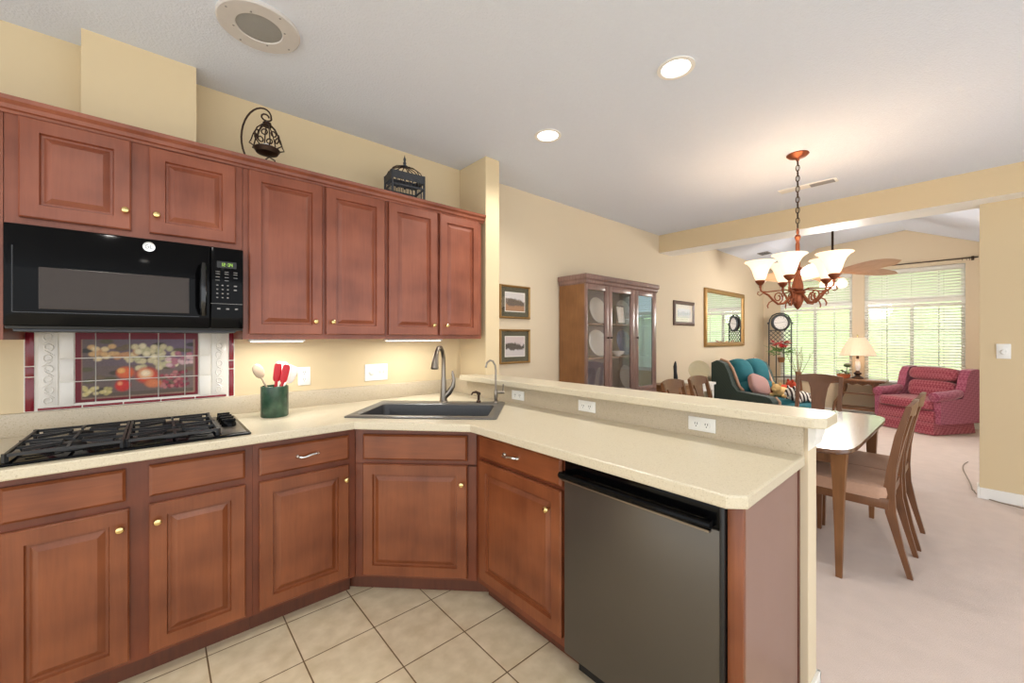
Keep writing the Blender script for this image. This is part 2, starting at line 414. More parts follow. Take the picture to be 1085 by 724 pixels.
for i, (y0, y1) in enumerate(WIN):
    b = MB(); f = .045
    b.box((XW + .04, y0, .56), (XW + .12, y0 + f, 2.45)); b.box((XW + .04, y1 - f, .56), (XW + .12, y1, 2.45))
    for z0, z1 in ((.56, .61), (1.89, 1.96), (2.41, 2.45)): b.box((XW + .04, y0 + f, z0), (XW + .12, y1 - f, z1))
    ym = (y0 + y1) / 2
    b.box((XW + .05, ym - .022, .61), (XW + .11, ym + .022, 1.89))
    b.box((XW - .03, y0 - .03, .53), (XW + .1, y1 + .03, .562), .004)
    w = struct('window_%d' % (i + 1), b, M['white'], label=['left window of the living room end wall', 'window behind the crimson armchair', 'window hidden beyond the right wall'][i])
    g = MB()
    for yy in ((y0 + ym) / 2 - .01, (y1 + ym) / 2 + .01): g.box((XW + .075, yy - .008, .61), (XW + .09, yy + .008, 1.89)); g.box((XW + .075, yy - .008, 1.96), (XW + .09, yy + .008, 2.41))
    for zz in (1.03, 1.46): g.box((XW + .075, y0 + f, zz - .008), (XW + .09, y1 - f, zz + .008))
    g.build('muntins', M['white'], w, smooth=0)
    g = MB(); g.box((XW + .081, y0 + f, .61), (XW + .085, y1 - f, 2.41)); g.build('pane', M['glass'], w, smooth=0)
    names = ['left window', 'window behind the crimson armchair', 'far right window past the wall end']
    for up in (0, 1):
        z0, z1 = ((.60, 1.87), (1.945, 2.43))[up]
        bl = thing('window_blind', ('closed white blind in the transom of the ' if up else 'long white slatted blind, slats open, in the ') + names[i], 'blind', (XW, (y0 + y1) / 2, z0), 0, 'white slatted window blinds')
        hw = (y1 - y0) / 2 - .006
        s = MB(); h = z1 - z0; n = int((h - .05) / .044) + (0 if not up else 1); tilt = R(46 if up or i == 2 else 20)
        for k in range(n):
            zc = .03 + k * .044; dx = .025 * math.cos(tilt); dz = .025 * math.sin(tilt)
            s.loops([[(.01 - dx, -hw, zc - dz), (.01 - dx, -hw, zc - dz + .003), (.01 + dx, -hw, zc + dz + .003), (.01 + dx, -hw, zc + dz)],
                     [(.01 - dx, hw, zc - dz), (.01 - dx, hw, zc - dz + .003), (.01 + dx, hw, zc + dz + .003), (.01 + dx, hw, zc + dz)]])
        s.build('slats', M['blind'], bl, smooth=0)
        MB().box((-.02, -hw, h - .05), (.035, hw, h), .003).build('headrail', M['blind'], bl)
        MB().box((-.015, -hw, 0), (.035, hw, .018), .003).build('bottom_rail', M['blind'], bl)
        for q in (-.62, 0, .62): MB().bar((-.017, q * hw, .01), (-.017, q * hw, h - .03), .003).build('ladder_cord', M['blind'], bl, smooth=0)
# outdoors beyond the windows
b = MB(); g = [(9.6, -.25), (12.5, -.05), (17, 1.6), (26, 4.6), (40, 7.5), (40, -1), (9.6, -1)]
b.loops([[(x, -7, z) for x, z in g], [(x, 34, z) for x, z in g]])
struct('lawn', b, M['lawn'], label='grassy bank outside the windows')
b = MB(); random.seed(3)
for k in range(60):
    yy = -6 + k * .22; b.superq((11.4 + random.uniform(-.2, .2), yy, -.05), (random.uniform(.15, .3), random.uniform(.12, .25), random.uniform(.12, .32)), 1, 1, 8, 6)
o = b.build('rock_border', M['mulch']); tag(o, 'dark rocks and mulch along the foot of the lawn', 'rocks', kind='stuff')

# ================================================================== CABINET BUILDERS
def door_mesh(w, h, x0, z0, yb=0.0, raised=True):
    """framed raised-panel door facing -Y; back at y=yb"""
    def ring(i, y): return [(x0 + i, yb - y, z0 + i), (x0 + w - i, yb - y, z0 + i), (x0 + w - i, yb - y, z0 + h - i), (x0 + i, yb - y, z0 + h - i)]
    b = MB()
    if raised:
        k = min(.052, w * .17)
        b.loops([ring(0, 0), ring(0, .016), ring(.005, .021), ring(k, .021), ring(k + .004, .009), ring(k + .012, .009), ring(k + .032, .019), ring(k + .034, .019)])
    else:
        b.loops([ring(0, 0), ring(0, .013), ring(.009, .021), ring(.011, .021)])
    return b
def knob(parent, x, z, y=-.021):
    b = MB(); b.lathe([(.006, 0), (.006, .012), (.012, .017), (.0135, .022), (.011, .027), (.005, .030)], (x, y, z), 14, 'Y')
    return tag(b.build('knob', M['brass'], parent), 'polished brass knob')
def pull(parent, x, z, y=-.021):
    b = MB(); pts = []
    for i in range(15):
        t = -1 + 2 * i / 14; pts.append((x + t * .045, y - .024 + .020 * abs(t) ** 5 , z + .004 * math.sin(t * PI)))
    b.tube(pts, [.003 + .003 * (1 - abs(-1 + 2 * i / 14)) + (.003 if i in (1, 2, 12, 13) else 0) for i in range(15)], 8)
    for s in (-1, 1): b.lathe([(.010, 0), (.009, .004), (.005, .010)], (x + s * .044, y, z), 10, 'Y')
    return tag(b.build('handle', M['chrome'], parent), 'bright scrolled metal pull')

def base_cabinet(label, loc, rz, w, depth, fronts, poly=None, stile=None):
    t = thing('base_cabinet', label, 'cabinet', loc, rz, 'cherry base cabinets')
    if poly: MB().prism(poly, .10, .69).box((0, 0, .68), (w, .03, .874)).build('body', M['cherry_frame'], t, smooth=0)
    else: MB().box((0, 0, .10), (w, depth, .874)).build('body', M['cherry_frame'], t, smooth=0)
    if poly is None: MB().box((0, .075, 0), (w, .09, .10)).build('toe_kick', M['cherry_dark'], t, smooth=0)
    else: MB().box((-.065, .075, 0), (w + .065, .09, .10)).build('toe_kick', M['cherry_dark'], t, smooth=0)
    for kind, x, z, fw_, fh, hx, hz in fronts:
        if kind == 'door':
            d = door_mesh(fw_, fh, x, z).build('door', M['cherry'], t, smooth=20)
        else:
            d = door_mesh(fw_, fh, x, z, raised=False).build('drawer' if kind == 'drawer' else 'false_front', M['cherry_flat'], t, smooth=20)
        if kind == 'drawer': pull(d, hx, hz)
        elif hx is not None: knob(d, hx, hz)
    return t
YF = 2.105
# under the cooktop: two doors, two plain fronts
ox = -.41
base_cabinet('two-door cherry base cabinet under the black gas cooktop', (ox, YF, 0), 0, .728, .585, [
    ('door', -.385 - ox, .118, .308, .575, -.102 - ox, .628), ('door', -.022 - ox, .118, .314, .575, .003 - ox, .626),
    ('false', -.385 - ox, .722, .298, .12, None, None), ('false', -.022 - ox, .722, .312, .12, None, None)])
ox = .319
base_cabinet('single-door cherry base cabinet with a drawer, between cooktop and sink', (ox, YF, 0), 0, .451, .585, [
    ('door', .343 - ox, .118, .392, .572, .715 - ox, .622), ('drawer', .343 - ox, .718, .392, .122, .54 - ox, .779)])
base_cabinet('single-door cherry base cabinet, left edge of the frame', (-.41 - .50, YF, 0), 0, .499, .585, [
    ('door', .03, .118, .43, .575, .06, .625), ('drawer', .03, .722, .43, .12, .245, .78)])
# corner sink base, set on the diagonal
P1 = Vector((.772, 2.103)); P2 = Vector((1.218, 1.657)); wD = (P2 - P1).length
dx = .7071; base_cabinet('diagonal cherry corner cabinet below the charcoal sink', (P1.x, P1.y, 0), R(-45), wD, .3, [
    ('door', .046, .118, .54, .572, .046 + .515, .60), ('false', .046, .712, .54, .128, None, None)],
    poly=[(0, 0), (wD, 0), (wD + .28, .28), (wD - .1, .66), (wD / 2, .74), (.1, .66), (-.28, .28)])
base_cabinet('single-door cherry base cabinet with a drawer, beside the dishwasher', (1.22, 1.655, 0), R(-90), .605, .5, [
    ('door', .04, .14, .543, .585, .52, .640), ('drawer', .04, .742, .543, .113, .285, .80)])
# end panel and stile at the end of the peninsula
t = thing('peninsula_end', 'mauve brown panel closing the end of the peninsula', 'panel', (1.22, .41, 0))
MB().box((0, 0, 0), (.505, .018, .874)).build('side_panel', M['endpanel'], t, smooth=0)
tag(MB().box((-.021, -.001, 0), (0, .040, .874), .002).build('stile', M['cherry'], t), 'reddish cherry front stile')
MB().box((.505, -.004, 0), (.52, .014, .874)).build('scribe_strip', M['cherry_dark'], t, smooth=0)
# dishwasher
t = thing('dishwasher', 'dark stainless dishwasher with a black bar handle in the peninsula', 'dishwasher', (1.19, 1.045, 0), R(-90))
MB().box((.004, .03, .10), (.588, .50, .872)).build('body', M['black_matte'], t, smooth=0)
MB().box((0, 0, .112), (.588, .03, .79), .004).build('door', M['dw'], t)
b = MB(); b.box((0, .004, .79), (.588, .03, .872), .003)
b.build('control_panel', M['black'], t)
b = MB(); b.box((.578, -.003, .112), (.592, .031, .872), .002); tag(b.build('edge_trim', M['black_matte'], t), 'black side edge strip')
b = MB(); b.tube([(.008 + .56 * i / 12, -.034 - .006 * math.sin(PI * i / 12), .812) for i in range(13)], .0125, 10)
for x in (.02, .556): b.box((x - .012, -.036, .802), (x + .012, .006, .824), .003)
b.build('handle', M['black'], t)
b = MB(); b.bar((.008, -.030, .797), (.566, -.034,   .796), .014, .006); tag(b.build('handle_lip', M['nickel'], t), 'thin steel lip under the handle')
MB().box((.004, .085, 0), (.588, .10, .10)).build('toe_kick', M['black_matte'], t, smooth=0)

# ================================================================== COUNTERTOP
cs = math.sqrt(.5)
def st(s, t): return ((s + t) * cs, (s - t) * cs)
def slab_with_hole(outer, hole, z0, z1):
    bm = bmesh.new(); edges = []
    for lp in (outer, hole):
        if not lp: continue
        vs = [bm.verts.new((x, y, z0)) for x, y in lp]
        edges += [bm.edges.new((vs[i], vs[(i + 1) % len(vs)])) for i in range(len(vs))]
    r = bmesh.ops.triangle_fill(bm, use_beauty=True, use_dissolve=True, edges=edges)
    fs = [f for f in bm.faces]
    ex = bmesh.ops.extrude_face_region(bm, geom=fs)
    bmesh.ops.translate(bm, vec=(0, 0, z1 - z0), verts=[v for v in ex['geom'] if isinstance(v, bmesh.types.BMVert)])
    m = MB(); m.bm.free(); m.bm = bm; return m
ct = thing('countertop', 'speckled cream countertop wrapping from cooktop round the sink to the peninsula end', 'countertop', (0, 0, 0))
outer = [(-1.0, 2.035), (.74, 2.035), (1.14, 1.60), (1.14, .432), (1.18, .39), (1.735, .39), (1.735, 2.685), (-1.0, 2.685)]
hole = [st(2.085, -.99), st(2.085, -.24), st(2.575, -.24), st(2.575, -.99)]
o = slab_with_hole(outer, hole, .876, .914).build('worktop', M['counter'], ct, smooth=0)
bv = o.modifiers.new('soft_edge', 'BEVEL'); bv.width = .006; bv.segments = 2; bv.limit_method = 'ANGLE'; bv.angle_limit = R(50)
b = MB(); b.box((-1.0, 2.672, .9135), (1.735, 2.699, 1.012), .003); b.box((1.735, .395, .876), (1.7505, 2.699, 1.0265), .002)
tag(b.build('backsplash', M['splash'], ct), 'low speckled backsplash strip')
# bar ledge
lg = [(1.66, .352), (1.69, .318), (1.845, .318), (1.895, .352), (1.895, 2.36), (1.82, 2.36), (1.82, 2.47), (1.66, 2.47)]
b = MB(); b.prism(lg, 1.0265, 1.062); o = b.build('bar_ledge', M['counter'], smooth=0)
bv = o.modifiers.new('soft_edge', 'BEVEL'); bv.width = .005; bv.segments = 2; bv.limit_method = 'ANGLE'; bv.angle_limit = R(40)
tag(o, 'raised cream ledge with clipped corners running along the half wall', 'ledge')

# ================================================================== SINK AND TAPS
sk = thing('kitchen_sink', 'charcoal drop-in corner sink set in the countertop', 'sink', (0, 0, .914), R(-45))
def rrect(t0, t1, s0, s1, r, z, n=5):
    pts = []
    for cx, cy, a in ((t1 - r, s1 - r, 0), (t0 + r, s1 - r, 90), (t0 + r, s0 + r, 180), (t1 - r, s0 + r, 270)):
        for k in range(n + 1):
            q = R(a + 90 * k / n); pts.append((cx + r * math.cos(q), cy + r * math.sin(q), z))
    return pts
b = MB()
b.loops([rrect(-1.02, -.21, 2.055, 2.60, .02, .0005), rrect(-1.02, -.21, 2.055, 2.60, .02, .006), rrect(-1.01, -.22, 2.065, 2.59, .02, .010),
         rrect(-.975, -.255, 2.10, 2.485, .035, .010), rrect(-.965, -.265, 2.11, 2.475, .035, .004)], False, False)
b.build('rim', M['sinkrim'], sk)
b = MB(); b.loops([rrect(-.965, -.265, 2.11, 2.475, .035, .004), rrect(-.96, -.27, 2.115, 2.47, .04, -.02), rrect(-.945, -.285, 2.13, 2.455, .06, -.19), rrect(-.92, -.31, 2.155, 2.43, .06, -.20)], False, True)
b.build('basin', M['sink'], sk)
MB().lathe([(.045, 0), (.04, .004), (.012, .003)], (-.615, 2.29, -.199), 16).build('drain', M['chrome'], sk)
# main faucet
fx, fy = st(2.545, -.60)
t = thing('kitchen_faucet', 'tall brushed nickel gooseneck kitchen faucet with pull-down head', 'faucet', (fx, fy, .924))
ux, uy = -.60, -.42   # direction of the spout swing
def pt(d, z): return (ux * d, uy * d, z)
b = MB(); b.lathe([(.030, 0), (.028, .006), (.023, .012), (.021, .05), (.019, .12), (.015, .16)], seg=18)
b.tube([pt(0, .15), pt(0, .22), pt(.004, .28), pt(.025, .325), pt(.065, .35), pt(.11, .345), pt(.145, .32), pt(.16, .295)], [.0150, .0135, .0130, .0130, .0130, .0135, .014, .015], 12)
b.build('spout', M['nickel'], t)
b = MB(); b.tube([pt(.158, .298), pt(.166, .28), pt(.178, .25), pt(.185, .225), pt(.186, .218)], [.0155, .018, .022, .024, .018], 12); b.build('spray_head', M['nickel'], t)
b = MB(); rx, ry = .75, -.66
b.tube([(rx * d, ry * d, z) for d, z in ((.01, .035), (.035, .06), (.06, .10), (.066, .14), (.060, .175), (.056, .20))], [.017, .018, .015, .010, .011, .006], 10); b.build('handle', M['nickel'], t)
# filtered-water tap
fx, fy = st(2.545, -.265)
t = thing('filter_faucet', 'slim nickel filtered-water tap at right end of the sink', 'faucet', (fx, fy, .924))
ux, uy = -.75, .45
b = MB(); b.lathe([(.017, 0), (.015, .008), (.010, .014), (.013, .045), (.012, .07), (.007, .085)], seg=14)
b.tube([(ux * d, uy * d, z) for d, z in ((0, .08), (0, .20), (.004, .235), (.02, .262), (.042, .268), (.062, .255), (.07, .235), (.072, .222))], [.0065] * 7 + [.008], 10); b.build('spout', M['nickel'], t)
b = MB(); b.tube([(0, 0, .065), (.75 * .055, -.66 * .055, .065)], .0095, 10); b.tube([(.75 * .045, -.66 * .045, .065), (.75 * .047, -.66 * .047, .118)], .004, 8); b.build('handle', M['nickel'], t)
fx, fy = st(2.55, -.375)
t = thing('soap_dispenser', 'small dark nickel soap pump between the two taps', 'soap pump', (fx, fy, .924))
b = MB(); b.lathe([(.016, 0), (.015, .01), (.009, .015), (.008, .045), (.013, .05), (.013, .06), (.004, .066)], seg=14); b.build('base', M['darkbronze'], t)
b = MB(); b.tube([(0, 0, .058), (-.014, .010, .066), (-.032, .02, .062), (-.040, .024, .048)], [.008, .008, .006, .005], 8); b.build('spout', M['darkbronze'], t)

# ================================================================== COOKTOP
t = thing('gas_cooktop', 'black gas cooktop with cast iron grates set in the counter', 'cooktop', (-.405, 2.07, .914))
CW, CDp = .715, .525
MB().box((0, 0, 0), (CW, CDp, .010), .004).build('plate', M['black'], t)
def grate(x0, x1, y0, y1):
    b = MB(); z = .033
    for yy in (y0, y1): b.bar((x0, yy, z), (x1, yy, z), .008, .010)
    for xx in (x0, x1): b.bar((xx, y0, z), (xx, y1, z), .008, .010)
    ym = (y0 + y1) / 2; b.bar((x0, ym, z), (x1, ym, z), .008, .010)
    for cy in ((y0 + ym) / 2, (y1 + ym) / 2):
        cx = (x0 + x1) / 2
        for k in range(6):
            a = PI / 6 + k * PI / 3; ex = cx + math.cos(a) * (x1 - x0) * .46; ey = cy + math.sin(a) * (ym - y0) * .5
            b.bar((cx + math.cos(a) * .03, cy + math.sin(a) * .03, z + .004), (ex, ey, z), .008, .010)
    for yy in (y0 + (ym - y0) * .5, ym + (y1 - ym) * .5): b.bar((x0, yy, z), (x0 + (x1 - x0) * .32, yy, z), .007, .009); b.bar((x1, yy, z), (x1 - (x1 - x0) * .32, yy, z), .007, .009)
    for xx in (x0, x1):
        for yy in (y0, ym, y1): b.bar((xx, yy, .008), (xx, yy, z + .006), .012, .012)
    return b
for x0, x1 in ((.03, .31), (.322, .60)):
    g = grate(x0, x1, .03, .495).build('grate', M['iron'], t, smooth=0)
    for cy in (.146, .379):
        cx = (x0 + x1) / 2
        MB().lathe([(.052, .009), (.050, .016), (.036, .018), (.036, .028), (.030, .032), (.002, .033)], (cx, cy, 0), 20).build('burner', M['black_matte'], t)
MB().box((.612, .02, .0095), (.700, .505, .013), .002).build('control_strip', M['dw'], t)
for i in range(4):
    b = MB(); c = (.656, .20 + i * .066, .012); b.lathe([(.029, 0), (.028, .012), (.023, .026), (.004, .028)], c, 18); b.box((c[0] - .026, c[1] - .006, c[2] + .018), (c[0] + .026, c[1] + .006, c[2] + .034), .003)
    b.build('knob', M['black'], t)

# ================================================================== WALL CABINETS
def wall_cabinet(label, x0, x1, z0, doors, yf=2.37, z1=2.20):
    t = thing('wall_cabinet', label, 'cabinet', (x0, yf, z0), 0, 'cherry wall cabinets')
    MB().box((0, 0, 0), (x1 - x0 - .001, YW - yf - .002, z1 - z0)).build('body', M['cherry_up'], t, smooth=0)
    for a, b_, c, d, kx, kz in doors:
        dr = door_mesh(b_ - a, d - c, a - x0, c - z0).build('door', M['cherry_up'], t, smooth=20)
        knob(dr, kx - x0, kz - z0)
    return t
wall_cabinet('short two-door cherry wall cabinet over the microwave', -.425, .318, 1.765, [(-.389, -.081, 1.79, 2.170, -.098, 1.868), (-.024, .288, 1.79, 2.166, .0, 1.868)])
wall_cabinet('tall two-door cherry wall cabinet right of the microwave', .319, 1.052, 1.327, [(.342, .685, 1.352, 2.17, .645, 1.422), (.704, 1.042, 1.352, 2.17, .735, 1.422)])
wall_cabinet('tall two-door cherry wall cabinet beside the wall end', 1.053, 1.785, 1.327, [(1.068, 1.408, 1.352, 2.17, 1.372, 1.418), (1.428, 1.755, 1.352, 2.17, 1.472, 1.418)])
wall_cabinet('tall cherry wall cabinet at the far left edge, left of the microwave', -.90, -.426, 1.327, [(-.87, -.45, 1.352, 2.17, -.49, 1.422)])
prof = [(2.372, 2.172), (2.362, 2.172), (2.358, 2.182), (2.350, 2.186), (2.345, 2.20), (2.333, 2.212), (2.328, 2.226), (2.40, 2.226), (2.40, 2.2), (2.372, 2.2)]
b = MB(); b.extrude_x(prof, -.91, 1.80)
tag(b.build('cabinet_crown', M['cherry_up'], smooth=20), 'cherry crown moulding along the tops of the wall cabinets', 'moulding')
# under-cabinet lights
for i, (x0, x1, lb) in enumerate(((.36, .62, 'slim lit strip light under the cabinet beside the microwave'), (1.10, 1.5, 'slim lit strip light under the cabinet beside the wall end'))):
    t = thing('strip_light', lb, 'light', (x0, 2.47, 1.3265), 0, 'strip lights under the wall cabinets')
    MB().box((0, -.03, -.012), (x1 - x0, .03, 0), .003).build('housing', M['plastic'], t)
    MB().box((.01, -.022, -.0145), (x1 - x0 - .01, .022, -.0118)).build('diffuser', M['canlens'], t, smooth=0)
    l = lamp('strip_lamp', 'AREA', ((x1 - x0) / 2, 0, -.018), K_UNDER, (1, .99, .93), .3, t); l.data.shape = 'RECTANGLE'; l.data.size = x1 - x0; l.data.size_y = .04

# ================================================================== MICROWAVE
t = thing('microwave', 'black over-the-range microwave with a long dark window above the cooktop', 'microwave', (-.416, 2.30, 1.368))
MW, MH = .728, .390
MB().box((0, .02, 0), (MW, .397, MH), .004).build('body', M['black_matte'], t)
d = MB().box((0, 0, .010), (.600, .022, MH - .004), .006).build('door', M['black'], t)
def recess(x0, x1, z0, z1, y): return MB().loops([rr for rr in ([(x0, y, z0), (x1, y, z0), (x1, y, z1), (x0, y, z1)], [(x0 + .004, y - .0012, z0 + .004), (x1 - .004, y - .0012, z0 + .004), (x1 - .004, y - .0012, z1 - .004), (x0 + .004, y - .0012, z1 - .004)])])
recess(.085, .525, .075, .232, .0).build('window', M['mwglass'], d, smooth=0)
b = MB(); r = .002
for p, q in (((.022, 0, .062), (.022, 0, .305)), ((.022, 0, .062), (.56, 0, .062))): b.bar(p, q, .0025, .0025)
b.build('window_border', M['metalgrey'], d, smooth=0)
b = MB(); b.tube([(.575, -.02, .07), (.573, -.034, .10), (.573, -.036, .18), (.573, -.034, .265), (.575, -.018, .30)], [.011, .013, .013, .013, .011], 10)
b.bar((.575, .004, .075), (.575, -.022, .075), .016); b.bar((.575, .004, .295), (.575, -.020, .295), .016); b.build('handle', M['black_bar'], d)
cp = MB().box((.602, 0, .010), (MW, .022, MH - .004), .006).build('control_panel', M['black'], t)
MB().box((.625, -.0012, .292), (.700, 0, .322)).build('display_window', M['black_matte'], cp, smooth=0)
# clock digits
b = MB()
def seg7(x, z, n, s=.009):
    segs = {0: 'abcdef', 1: 'bc', 2: 'abged', 3: 'abgcd', 4: 'fgbc', 5: 'afgcd', 6: 'afgedc', 7: 'abc', 8: 'abcdefg', 9: 'abcdfg'}[n]
    P = {'a': ((0, 2), (1, 2)), 'b': ((1, 1), (1, 2)), 'c': ((1, 0), (1, 1)), 'd': ((0, 0), (1, 0)), 'e': ((0, 0), (0, 1)), 'f': ((0, 1), (0, 2)), 'g': ((0, 1), (1, 1))}
    for q in segs:
        (a, c), (e, f) = P[q]; x0, x1 = x + a * s * .6, x + e * s * .6; z0, z1 = z + c * s * .7, z + f * s * .7
        b.box((min(x0, x1) - .0012, -.0022, min(z0, z1) - .0012), (max(x0, x1) + .0012, -.001, max(z0, z1) + .0012))
for k, n in enumerate((1, 2)): seg7(.640 + k * .010, .301, n)
b.box((.6615, -.0022, .303), (.6635, -.001, .305)); b.box((.6615, -.0022, .309), (.6635, -.001, .311))
for k, n in enumerate((3, 4)): seg7(.668 + k * .010, .301, n)
b.build('clock_digits', M['lcd'], cp, smooth=0)
b = MB()
for z, n in ((.272, 3), (.262, 3), (.247, 3), (.232, 2)):
    for k in range(n): b.box((.620 + k * .034, -.001, z), (.636 + k * .034, .0005, z + .0025))
for r_ in range(4):
    for k in range(3): b.box((.623 + k * .020, -.001, .151 + r_ * .019), (.630 + k * .020, .0005, .156 + r_ * .019))
for z in (.207, .188): b.box((.690, -.001, z), (.702, .0005, z + .006))
for k in range(3): b.box((.626 + k * .034, -.001, .098), (.638 + k * .034, .0005, .105))
b.bar((.602, -.0005, .125), (.725, -.0005, .125), .002)
b.build('keypad', M['keys'], cp, smooth=0)
MB().box((.02, .02, -.010), (.70, .39, .001), .003).build('vent_underside', M['metalgrey'], t)
b = MB(); b.lathe([(.021, 0), (.020, .003), (.0165, .0032), (.016, .0025), (.002, .0025)], (.392, 0, .352), 24, 'Y')
bd = tag(b.build('badge', M['chrome'], d), 'round silver badge')
def ring_txt(cx):
    m = MB(); m.tube([(cx + .0055 * math.cos(a), -.0032, .352 + .0075 * math.sin(a)) for a in [R(50 + 270 * k / 10) for k in range(11)]], .0009, 5); return m
m = ring_txt(.386); m.tube([(.387, -.0032, .352), (.3915, -.0032, .352), (.3915, -.0032, .346)], .0009, 5)
m.tube([(.396, -.0032, .360), (.396, -.0032, .345), (.403, -.0032, .345)], .0009, 5); m.build('badge_lettering', M['metalgrey'], bd, smooth=0)

# ================================================================== TILE MURAL
t = thing('tile_mural', 'burgundy and white tile mural with a painted fruit bouquet behind the cooktop', 'tile mural', (-.43, YW, 1.012))
MB().box((.0, -.006, .0), (.755, -.0005, .365)).build('grout_bed', M['grout'], t, smooth=0)
def tl(name, x0, x1, z0, z1, mat, y=-.010): return MB().box((x0, y, z0), (x1, -.005, z1), .0015).build(name, mat, t)
for z0, z1 in ((.003, .150), (.154, .196), (.200, .36)):
    tl('border_tile', .004, .030, z0, z1, M['redtile']); tl('border_tile', .728, .750, z0, z1, M['redtile'])
for k in range(5): tl('border_tile', .040 + k * .136, .040 + k * .136 + .132, .003, .014, M['redtile'])
random.seed(5)
for x0, x1 in ((.042, .100), (.652, .716)):
    r_ = tl('relief_tile', x0, x1, .020, .36, M['whitetile'])
    b = MB(); cx = (x0 + x1) / 2
    for k in range(7):
        z = .045 + k * .047; sg = 1 if k % 2 else -1
        b.tube([(cx + sg * .016 * math.cos(a) * (1 - j * .05), -.011, z + .017 * math.sin(a) * (1 - j * .05)) for j, a in enumerate([R(-60 + 38 * j) for j in range(10)])], .0035, 6)
        b.tube([(cx - sg * .018, -.011, z + .01), (cx, -.011, z + .024), (cx + sg * .012, -.011, z + .036)], [.002, .004, .002], 6)
    b.build('relief_scroll', M['whitetile'], r_)
for x0, x1 in ((.104, .148), (.600, .646)):
    for z0, z1 in ((.020, .121), (.125, .227), (.231, .36)): tl('plain_tile', x0, x1, z0, z1, M['whitetile'])
# painted panel: colours worked out per vertex as a loose bouquet of flowers and fruit
blobs = []
def fl(x, z, rx, rz, c, e=.35): blobs.append((x, z, rx, rz, c, e))
for k in range(26):
    fl(random.uniform(.18, .60), random.uniform(.09, .32), .03, .012, random.choice([srgb(70, 60, 48), srgb(92, 84, 58), srgb(58, 54, 50), srgb(110, 92, 70)]))
for k in range(22): fl(.22 + random.uniform(-.02, .15), .26 + random.uniform(-.03, .03), .018, .014, random.choice([srgb(206, 164, 112), srgb(190, 138, 96), srgb(222, 196, 150)]))
for k in range(34): fl(.43 + random.uniform(-.09, .09), .225 + random.uniform(-.045, .065), .018, .017, random.choice([srgb(222, 208, 170), srgb(206, 190, 150), srgb(186, 176, 136)]))
for k in range(26): fl(.54 + random.uniform(-.05, .05), .215 + random.uniform(-.03, .04), .017, .012, random.choice([srgb(176, 110, 122), srgb(206, 170, 170), srgb(150, 96, 110)]))
for k in range(44): fl(.49 + random.uniform(-.03, .09), .115 + random.uniform(-.03, .05), .010, .010, random.choice([srgb(150, 60, 72), srgb(120, 44, 58), srgb(182, 112, 110)]))
for k in range(24): fl(.225 + random.uniform(-.05, .05), .085 + random.uniform(-.02, .02), .012, .010, random.choice([srgb(214, 196, 146), srgb(196, 178, 118), srgb(170, 156, 100)]))
fl(.325, .165, .040, .034, srgb(214, 98, 58)); fl(.31, .175, .018, .016, srgb(230, 164, 96)); fl(.315, .105, .034, .034, srgb(196, 48, 40)); fl(.305, .115, .012, .012, srgb(232, 140, 96))
fl(.405, .148, .052, .046, srgb(204, 74, 50)); fl(.40, .155, .036, .030, srgb(232, 172, 128)); fl(.40, .158, .022, .018, srgb(240, 214, 178)); fl(.43, .108, .040, .026, srgb(206, 118, 76))
def paint(x, z):
    u = (x - .155) / .445
    x = .155 + u * .465; z = .036 + (z - .024) * .985
    c = [.12 + .04 * u, .085 + .02 * u, .075 + .09 * u * (1 if z > .2 else .2)]
    if z < .075: c = [.10, .07, .05]
    for bx, bz, rx, rz, col, e in blobs:
        d = math.hypot((x - bx) / rx, (z - bz) / rz)
        if d < 1:
            k = min(1, (1 - d) / e); sh = 1 - .25 * d
            c = [c[i] * (1 - k) + col[i] * sh * k for i in range(3)]
    n = random.uniform(.9, 1.1)
    if x < .172 or x > .600 or z < .050 or z > .322: c = srgb(104, 18, 30)[:3]
    elif .175 > x or x > .594 or z < .056: c = [.26, .16, .11]
    return (c[0] * n, c[1] * n, c[2] * n, 1)
pm, nt, pb = newmat('painted_glaze'); at = nt.nodes.new('ShaderNodeVertexColor'); at.layer_name = 'paint'
nt.links.new(at.outputs['Color'], pb.inputs['Base Color']); pb.inputs['Roughness'].default_value = .25; pb.inputs['Specular IOR Level'].default_value = .2
xs = [.150, .217, .332, .437, .540, .596]; zs = [.024, .123, .229, .362]
for i in range(5):
    for j in range(3):
        x0, x1, z0, z1 = xs[i] + .002, xs[i + 1] - .002, zs[j] + .002, zs[j + 1] - .002
        nx = max(8, int((x1 - x0) / .0035)); nz = max(8, int((z1 - z0) / .0035)); b = MB()
        vv = [[b.bm.verts.new((x0 + (x1 - x0) * a / nx, -.010, z0 + (z1 - z0) * c / nz)) for c in range(nz + 1)] for a in range(nx + 1)]
        for a in range(nx):
            for c in range(nz): b.bm.faces.new((vv[a][c], vv[a + 1][c], vv[a + 1][c + 1], vv[a][c + 1]))
        # rim down to the wall
        rim = [v[0] for v in vv] + vv[-1][1:] + [v[-1] for v in vv[-2::-1]] + vv[0][-2:0:-1]
        low = [b.bm.verts.new((v.co.x, -.005, v.co.z)) for v in rim]
        for k in range(len(rim)): b.bm.faces.new((rim[k], low[k], low[(k + 1) % len(rim)], rim[(k + 1) % len(rim)]))
        o = b.build('painted_tile', pm, t, smooth=0)
        ca = o.data.color_attributes.new('paint', 'FLOAT_COLOR', 'POINT')
        for v in o.data.vertices: ca.data[v.index].color = paint(v.co.x, v.co.z)

